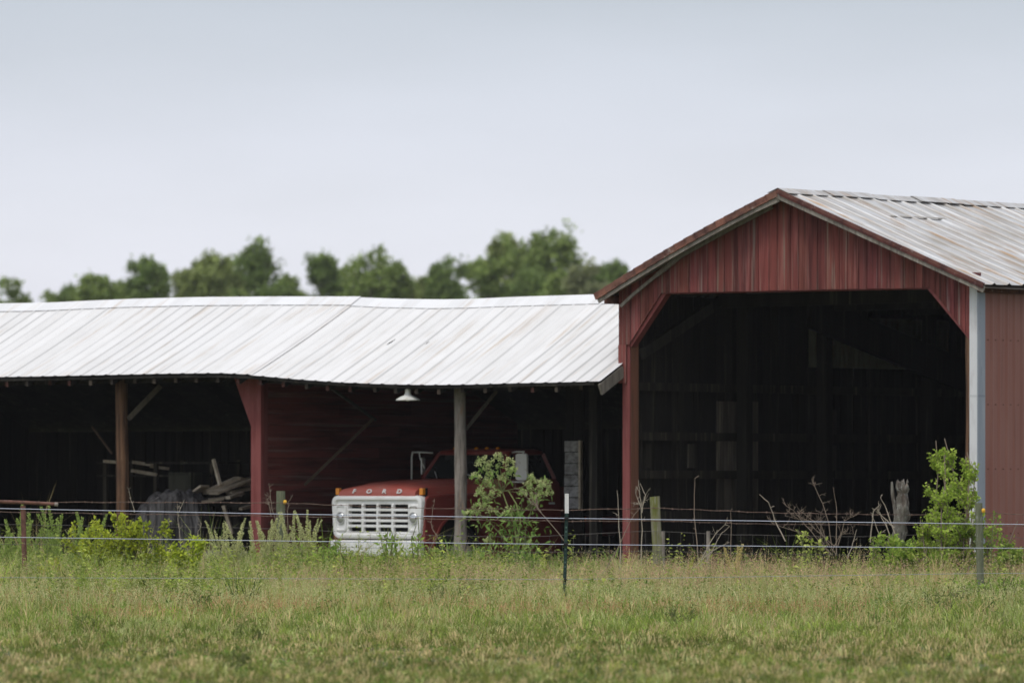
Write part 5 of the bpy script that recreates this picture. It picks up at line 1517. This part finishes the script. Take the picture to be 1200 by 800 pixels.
feathery('feathery_weed', 72, 94.0, 0.9, 0.5, 'lower feathery weed between two taller ones at left', 313, FG0, FG1, 9, dens=110)
PG0, PG1 = (0.32, 0.36, 0.2), (0.5, 0.52, 0.33)
feathery('wispy_weed', 282, 92.3, 1.12, 0.55, 'pale wispy seeding weed before the rubble and planks', 304, PG0, PG1, 20, needle=0.022, dens=170)
feathery('wispy_weed', 312, 92.4, 1.12, 0.4, 'pale wispy seeding weed at the red post foot', 305, PG0, PG1, 18, needle=0.022, dens=170)
feathery('wispy_weed', 352, 92.5, 1.28, 0.4, 'pale wispy seeding weed right of the post with yellow insulator', 306, PG0, PG1, 16, needle=0.022, dens=170)
feathery('seed_spike', 863, 92.0, 0.86, 0.12, 'tan feathery seed spike before the barn opening', 307, (0.36, 0.32, 0.13), (0.5, 0.45, 0.25), 4, needle=0.03, dens=160)
feathery('seed_spike', 804, 92.0, 0.62, 0.1, 'short yellow green spike right of the mossy post', 308, (0.25, 0.28, 0.06), (0.42, 0.42, 0.14), 3, needle=0.03, dens=160)
feathery('seed_spike', 878, 92.4, 0.78, 0.15, 'soft green fern like sprig beside the tan spike', 309, (0.1, 0.17, 0.05), (0.22, 0.3, 0.1), 3, needle=0.035, dens=120)
feathery('seed_spike', 640, 92.0, 0.62, 0.1, 'small green spike just left of the steel post', 310, (0.2, 0.25, 0.05), (0.36, 0.4, 0.12), 3, needle=0.03, dens=140)
# blurred green undergrowth at the shed front
for i, (px, v, hh, ww, lab) in enumerate(((520, -0.9, 0.66, 0.7, 'green undergrowth at the front wheel of the truck'), (565, -0.8, 0.6, 0.8, 'long bladed green clump right of the grey pole'), (480, -1.2, 0.5, 0.6, 'low greens before the truck fender'), (640, -0.9, 0.5, 0.7, 'low green clump left of the steel post'), (700, -0.9, 0.5, 0.5, 'low green clump beside the red barn post'), (610, -1.0, 0.56, 0.7, 'low green clump below the flowering shrub'))):
    p = uv(u_at(px, v), v)
    px_ = p.x / p.y * F + 600
    leafy('weed', px_, p.y, hh, ww, lab, 'weed', 400 + i, (0.09, 0.17, 0.03), (0.22, 0.33, 0.09), leaf=(0.16, 0.025), per=3, stems=8, levels=(4, 0), spread=0.4, lens=0.4, rad=0.006, droop=0.0)

# flowering shrub
rng = np.random.default_rng(55); rr = random.Random(55)
YS = 96.0
fs_ = empty('flowering_shrub', xy_at(607, YS), 0, 'tall shrub with pale green flower clusters beside the grey pole', 'shrub')
cl = [(565, 540), (559, 556), (575, 547), (585, 536), (596, 543), (600, 552), (568, 566), (562, 577), (573, 583), (580, 578), (588, 560), (624, 562), (632, 570), (618, 571), (611, 580), (628, 581), (556, 597), (566, 593), (550, 604), (577, 600), (596, 600), (637, 567), (575, 558), (641, 577), (572, 633), (620, 640), (605, 646)]
st = MB(); bx = 0.0
fl_parts = []; lf_parts = []
def rel_px(px, py, dy=0.0): return Vector(((px - 607) / F * YS, dy, z_at(py, YS)))
hubs = [rel_px(598, 610), rel_px(590, 575), rel_px(612, 600), rel_px(575, 605)]
st.tube([(0, 0, 0), rel_px(606, 640), rel_px(603, 615), rel_px(592, 585), rel_px(583, 560)], [0.018, 0.016, 0.014, 0.011, 0.006], 6, (1.5, 1.6, 1.4))
st.tube([rel_px(606, 640), rel_px(610, 610), rel_px(605, 590), rel_px(596, 575)], [0.014, 0.012, 0.012, 0.008], 6, (1.8, 1.9, 1.7))
st.tube([(0.02, 0, 0), rel_px(616, 620), rel_px(626, 585)], [0.013, 0.01, 0.006], 6)
st.tube([(-0.02, 0, 0), rel_px(590, 630), rel_px(568, 605)], [0.013, 0.01, 0.006], 6)
for (px, py) in cl:
    cen = rel_px(px, py, rr.uniform(-.22, .22))
    hub = min(hubs, key=lambda q: (q - cen).length)
    st.tube([hub, (hub + cen) / 2 + Vector((0, 0, -0.04)), cen + Vector((0, 0, -.05))], [0.006, 0.005, 0.004], 4)
    # a domed cluster: rays ending in small buds
    for k in range(11):
        a = rr.uniform(0, 6.283); e = rr.random() ** 0.5
        q = cen + Vector((math.cos(a) * e * 0.088, math.sin(a) * e * 0.088, 0.055 * (1 - e * e) + rr.uniform(-.06, .03)))
        m = 13
        P = np.array([tuple(q)] * m) + rng.normal(0, 0.012, (m, 3))
        fl_parts.append(tri_leaves(P, unit(rng.normal(0, 1, (m, 3))), unit(rng.normal(0, 1, (m, 3))), rng.uniform(0.018, 0.032, m), rng.uniform(0.016, 0.026, m), np.repeat(colmix(1, (0.22, 0.30, 0.12), (0.42, 0.46, 0.27), 0.15), m, axis=0)))
    m = 6
    P = np.array([tuple(cen + Vector((0, 0, -0.09)))] * m) + rng.normal(0, 0.07, (m, 3))
    lf_parts.append(tri_leaves(P, unit(rng.normal(0, 1, (m, 3)) + np.array([0, 0, -.3])), unit(rng.normal(0, .5, (m, 3)) + np.array([0, 0, 1.])), rng.uniform(0.07, 0.13, m), rng.uniform(0.03, 0.05, m), colmix(m, (0.11, 0.19, 0.05), (0.22, 0.33, 0.1), 0.12)))
for k in range(150):
    t = rr.random()
    q = rel_px(604 + rr.gauss(0, 20 if t < .7 else 12), 656 - 60 * t, rr.gauss(0, .2))
    m = 2
    P = np.array([tuple(q)] * m)
    lf_parts.append(tri_leaves(P, unit(rng.normal(0, 1, (m, 3)) + np.array([0, 0, -.2])), unit(rng.normal(0, .5, (m, 3)) + np.array([0, 0, 1.])), rng.uniform(0.08, 0.15, m), rng.uniform(0.025, 0.045, m), colmix(m, (0.09, 0.17, 0.04), (0.2, 0.31, 0.09), 0.12)))
st.build('stems', M['stem'], fs_)
V, T, C = join(fl_parts); npmesh('flower_clusters', V, T, C, M['leaf'], fs_)
V, T, C = join(lf_parts); npmesh('foliage', V, T, C, M['leaf'], fs_)

# dry stalks and twigs
def twiggy(name, label, Y, lines, matn='twig', r=0.006, twigs=4, seed=0, cat='dry stalk', tl=0.12):
    rr = random.Random(seed)
    x0 = lines[0][0]
    root = xy_at(x0[0], Y)
    mb = MB()
    for ln in lines:
        pts = []
        for (px, py) in ln:
            p = xy_at(px, Y, z_at(py, Y)) - root; p.y += rr.uniform(-.03, .03); pts.append(p)
        fine = []
        for a, b in zip(pts[:-1], pts[1:]):
            for t in (0, 0.33, 0.66): fine.append(a.lerp(b, t) + Vector((rr.gauss(0, .005), 0, rr.gauss(0, .004))))
        fine.append(pts[-1])
        n_ = len(fine)
        mb.tube(fine, [r * (1 - 0.65 * i / (n_ - 1)) for i in range(n_)], 5)
        for k in range(twigs):
            i = rr.randrange(n_ // 3, n_)
            d = Vector((rr.gauss(0, 1), rr.gauss(0, .6), abs(rr.gauss(.6, .6)))).normalized()
            l_ = tl * rr.uniform(0.4, 1.3)
            q = fine[i]
            m1 = q + d * l_ * .5 + Vector((0, 0, .01)); e = m1 + (d + Vector((rr.gauss(0, .4), 0, .2))).normalized() * l_ * .5
            mb.tube([q, m1, e], [r * .45, r * .35, r * .2], 3, cap=False)
            for _ in range(2):
                d2 = (d + Vector((rr.gauss(0, .8), rr.gauss(0, .5), rr.gauss(0, .8)))).normalized()
                mb.tube([m1, m1 + d2 * l_ * .35], [r * .3, r * .15], 3, cap=False)
    o = mb.build(name, M[matn]); o.location = root
    return tag(o, label, cat)
twiggy('dry_stalk', 'thin bare pale stalk just left of the red barn post', 92.6, [[(727, 668), (727, 640), (725, 605), (723, 574)]], 'pale_twig', 0.009, 1, 1)
twiggy('dry_stalk', 'branching bare pale stalk just right of the red barn post', 92.6, [[(751, 662), (753, 620), (751, 590), (748, 562)], [(752, 600), (757, 580), (750, 566)], [(752, 598), (745, 578)]], 'pale_twig', 0.008, 4, 2)
twiggy('dry_stalk', 'long slanting brown stalk crossing the red barn post', 92.4, [[(706, 672), (722, 645), (740, 608), (752, 592)]], 'twig', 0.007, 3, 3)
twiggy('dry_stalk', 'long bare stalk slanting down onto the steel post', 92.8, [[(672, 650), (655, 625), (630, 596), (612, 575), (602, 571)], [(634, 600), (618, 577)], [(630, 597), (629, 578)]], 'twig', 0.007, 3, 4)
twiggy('dry_stalk', 'single tall thin brown stalk before the left of the barn opening', 92.6, [[(818, 655), (815, 620), (813.5, 590), (814.5, 560)]], 'twig', 0.008, 3, 5, tl=.05)
twiggy('dry_stalk', 'pair of slanting pale stalks beside the mossy post', 92.2, [[(803, 680), (830, 655), (845, 625), (855, 616)], [(810, 668), (835, 645), (855, 635)], [(822, 655), (838, 625), (850, 614)]], 'pale_twig', 0.007, 3, 6)
twiggy('dry_stalk', 'thin brown stalk right of the mossy post and the pale stalks', 92.3, [[(856, 650), (857, 620), (856, 598)]], 'twig', 0.006, 5, 7, tl=.06)
twiggy('dry_stalk', 'bare slanting stalk left of the twiggy dead bush', 92.5, [[(920, 634), (908, 608), (900, 588), (890, 579)]], 'pale_twig', 0.008, 1, 8)
twiggy('dead_bush', 'spreading twiggy dead bush in the middle of the barn opening', 92.7, [[(975, 650), (950, 622), (930, 598), (917, 588)], [(980, 650), (955, 612), (925, 600)], [(974, 648), (940, 625), (905, 613)], [(975, 640), (968, 600), (955, 570), (952, 565)], [(970, 640), (962, 615), (945, 605), (935, 595)],
       [(982, 640), (990, 610), (1000, 605)], [(975, 645), (985, 625), (1000, 625)], [(972, 650), (962, 630), (962, 600)], [(978, 640), (945, 610), (920, 604)]], 'twig', 0.006, 12, 9, 'dead bush')
twiggy('dry_stalk', 'tall thin brown stalk with small head right of the dead bush', 92.5, [[(980, 648), (980.5, 615), (980, 590), (977, 574)]], 'twig', 0.007, 3, 10, tl=.05)
twiggy('dead_bush', 'bare pale curved branches left of the rotten post', 92.9, [[(1050, 640), (1040, 620), (1030, 600), (1028, 595)], [(1048, 625), (1038, 595), (1032, 583)], [(1050, 633), (1030, 625), (1022, 605)], [(1020, 636), (1023, 600), (1031, 591)], [(1048, 618), (1035, 605), (1026, 598)]], 'pale_twig', 0.009, 2, 11, 'dead bush')
twiggy('dry_stalk', 'short bare grey twig pointing up left of the leafy bush', 92.2, [[(993, 655), (1000, 635), (1004, 620)]], 'pale_twig', 0.007, 2, 12)
twiggy('dry_stalk', 'thin curly brown stalk beside the truck fender', 92.6, [[(519, 640), (508, 622), (505, 612), (507, 595), (509, 588)], [(503, 645), (512, 628)]], 'twig', 0.006, 8, 13, tl=.05)
twiggy('dry_stalk', 'thin brown stalk crossing the right grille corner', 92.6, [[(488, 655), (493, 630), (498, 606)]], 'twig', 0.005, 5, 14, tl=.04)
twiggy('dry_stalk', 'thin brown stalks left of the fence post with yellow insulator', 92.7, [[(322, 610), (318, 590), (316, 570)], [(318, 605), (313, 585)]], 'twig', 0.006, 10, 15, tl=.08)
twiggy('dry_stalk', 'dry brown stalk leaning right of the same yellow insulator', 92.7, [[(337, 640), (337, 600), (338, 588), (343, 579)]], 'twig', 0.005, 3, 16, tl=.05)
twiggy('dry_stalk', 'pale bare twigs in front of the grey tarp', 92.5, [[(212, 640), (209, 610), (208, 590)], [(230, 650), (232, 622), (236, 614)], [(209, 600), (216, 585)]], 'pale_twig', 0.005, 4, 17, tl=.09)
twiggy('dry_stalk', 'thin dark slanting stem low in the grass under the left fence', 91.0, [[(258, 677), (245, 660), (238, 652)]], 'twig', 0.007, 0, 18)
twiggy('dry_stalk', 'thin seed stalk right of the brown pole', 92.6, [[(158, 600), (153, 585), (151, 573)]], 'pale_twig', 0.005, 6, 19, tl=.05)
twiggy('dry_stalk', 'long pale fallen stem lying on the meadow grass', 86.0, [[(765, 706), (785, 702), (802, 700), (835, 700)]], 'pale_twig', 0.008, 0, 20)

# ------------------------------------------------------------------ trees behind
def tree_mesh(seed, h, w, trunk_h, c0, c1, nleaf=7000, ls=0.22):
    rg = np.random.default_rng(seed)
    lobes = []
    nl = 17
    for i in range(nl):
        t = rg.random()
        a = rg.uniform(0, 6.283); rad = w * 0.5 * (0.25 + 0.5 * rg.random()) * (1 - 0.45 * t)
        z = trunk_h + (h - trunk_h) * (0.12 + 0.74 * t)
        lobes.append((math.cos(a) * rad, math.sin(a) * rad, z, w * rg.uniform(0.17, 0.29) * (1.1 - 0.4 * t)))
    lobes.append((0, 0, h - w * 0.2, w * 0.2))
    # clumps on each lobe, leaves round each clump: leaves gaps between clumps
    clumps = []
    for (x, y, z, r_) in lobes:
        for _ in range(12):
            d = rg.normal(0, 1, 3); d /= np.linalg.norm(d)
            q = rg.uniform(0.55, 1.05)
            clumps.append((x + d[0] * r_ * q, y + d[1] * r_ * q, z + d[2] * r_ * q * 0.85, r_ * rg.uniform(0.14, 0.30), rg.uniform(0.75, 1.2)))
    cl_ = np.array(clumps)
    idx = rg.integers(0, len(cl_), nleaf)
    P = cl_[idx, :3] + rg.normal(0, 1, (nleaf, 3)) * cl_[idx, 3:4] * 0.75
    t = rg.random((nleaf, 1))
    c = (np.array(c0) * (1 - t) + np.array(c1) * t) * cl_[idx, 4:5] * (1 + rg.normal(0, .12, (nleaf, 1)))
    v, tr_, c = tri_leaves(P, unit(rg.normal(0, 1, (nleaf, 3))), unit(rg.normal(0, .7, (nleaf, 3)) + np.array([0, 0, .8])), rg.uniform(.7, 1.3, nleaf) * ls, rg.uniform(.5, .9, nleaf) * ls, np.clip(c, .005, 1))
    mb = MB()
    mb.tube([(0, 0, 0), (0.05, 0, trunk_h * .6), (0, .05, trunk_h), (0.1, 0, h * .8)], [w * .055, w * .045, w * .035, w * .01], 8)
    for (x, y, z, r_) in lobes:
        z0 = trunk_h + (z - trunk_h) * 0.35
        mb.tube([(0.03, 0.02, z0), (x * .5, y * .5, (z0 + z) / 2), (x, y, z)], [w * .02, w * .014, w * .005], 5)
        for _ in range(3):
            d = Vector(rg.normal(0, 1, 3)).normalized() * r_
            mb.tube([(x * .8, y * .8, z - r_ * .2), (x + d.x, y + d.y, z + d.z)], [w * .007, w * .003], 4)
    return (v, tr_, c), mb
TREES = [  # px, top py, width px, distance, label, tone
    (14, 322, 52, 430, 'leftmost background tree, partly cut by the left edge', 0), (82, 334, 40, 440, 'low dark tree right of the leftmost tree', 1), (112, 317, 66, 420, 'rounded tree above the left end of the white roof', 0),
    (172, 300, 72, 400, 'dark peaked tree, third clear crown from the left', 1), (212, 318, 50, 430, 'low tree filling the gap right of the peaked tree', 2), (246, 288, 78, 410, 'tall light green tree left of the wide rounded one', 2),
    (306, 283, 84, 400, 'wide rounded dark green tree above the left roof half', 1), (377, 295, 66, 420, 'round tree right after the open sky gap', 1), (434, 287, 92, 410, 'wide loose crowned tree above the roof seam', 0),
    (485, 326, 60, 440, 'low bush like tree between two rounded crowns', 2), (528, 297, 78, 400, 'dense rounded dark tree right of the middle', 1), (572, 300, 74, 410, 'mid green tree at the left foot of the tallest pair', 0),
    (597, 272, 66, 420, 'narrow peaked tree just left of the tallest crown', 2), (645, 262, 112, 410, 'tallest and broadest tree crown of the row', 0), (618, 312, 90, 395, 'dense low tree in front of the tallest crown', 1),
    (684, 303, 62, 380, 'pale yellowish tree beside the barn roof tip', 3), (718, 303, 52, 430, 'rightmost background tree behind the barn roof tip', 1), (655, 320, 70, 390, 'low green tree between the tallest and the pale one', 0)]
TREES += [(145, 328, 50, 425, 'small tree low between the rounded and the peaked tree', 0), (278, 306, 50, 425, 'small tree filling between the light tall and wide rounded trees', 2), (338, 322, 40, 430, 'little tree at the right foot of the wide rounded tree', 0), (405, 312, 56, 430, 'small tree joining the round tree and the loose wide one', 2),
          (462, 306, 50, 425, 'small loose tree at the right side of the wide loose crown', 0), (505, 318, 44, 430, 'small tree at the left foot of the dense rounded dark tree', 2), (700, 312, 50, 410, 'green tree between the pale one and the barn roof tip', 1), (62, 342, 50, 440, 'lowest tree in the gap near the left edge', 0)]
TONES = [((0.10, 0.145, 0.04), (0.2, 0.255, 0.08)), ((0.075, 0.115, 0.033), (0.155, 0.21, 0.066)), ((0.13, 0.165, 0.055), (0.23, 0.275, 0.1)), ((0.13, 0.15, 0.07), (0.2, 0.22, 0.12))]
for i, (px, py, wp_, Y, lab, tn) in enumerate(TREES):
    h = z_at(py, Y); w = wp_ / F * Y * 1.3
    root = empty('tree', xy_at(px, Y), 0, lab, 'tree', 'trees in a row beyond the shed')
    (v, t, c), mb = tree_mesh(500 + i, h, w, max(3.0, h - w * 1.5), *TONES[tn], nleaf=9500, ls=0.21 + 0.012 * w)
    npmesh('crown', v, t, c, M['tree_leaf'], root)
    mb.build('trunk', M['bark'], root)
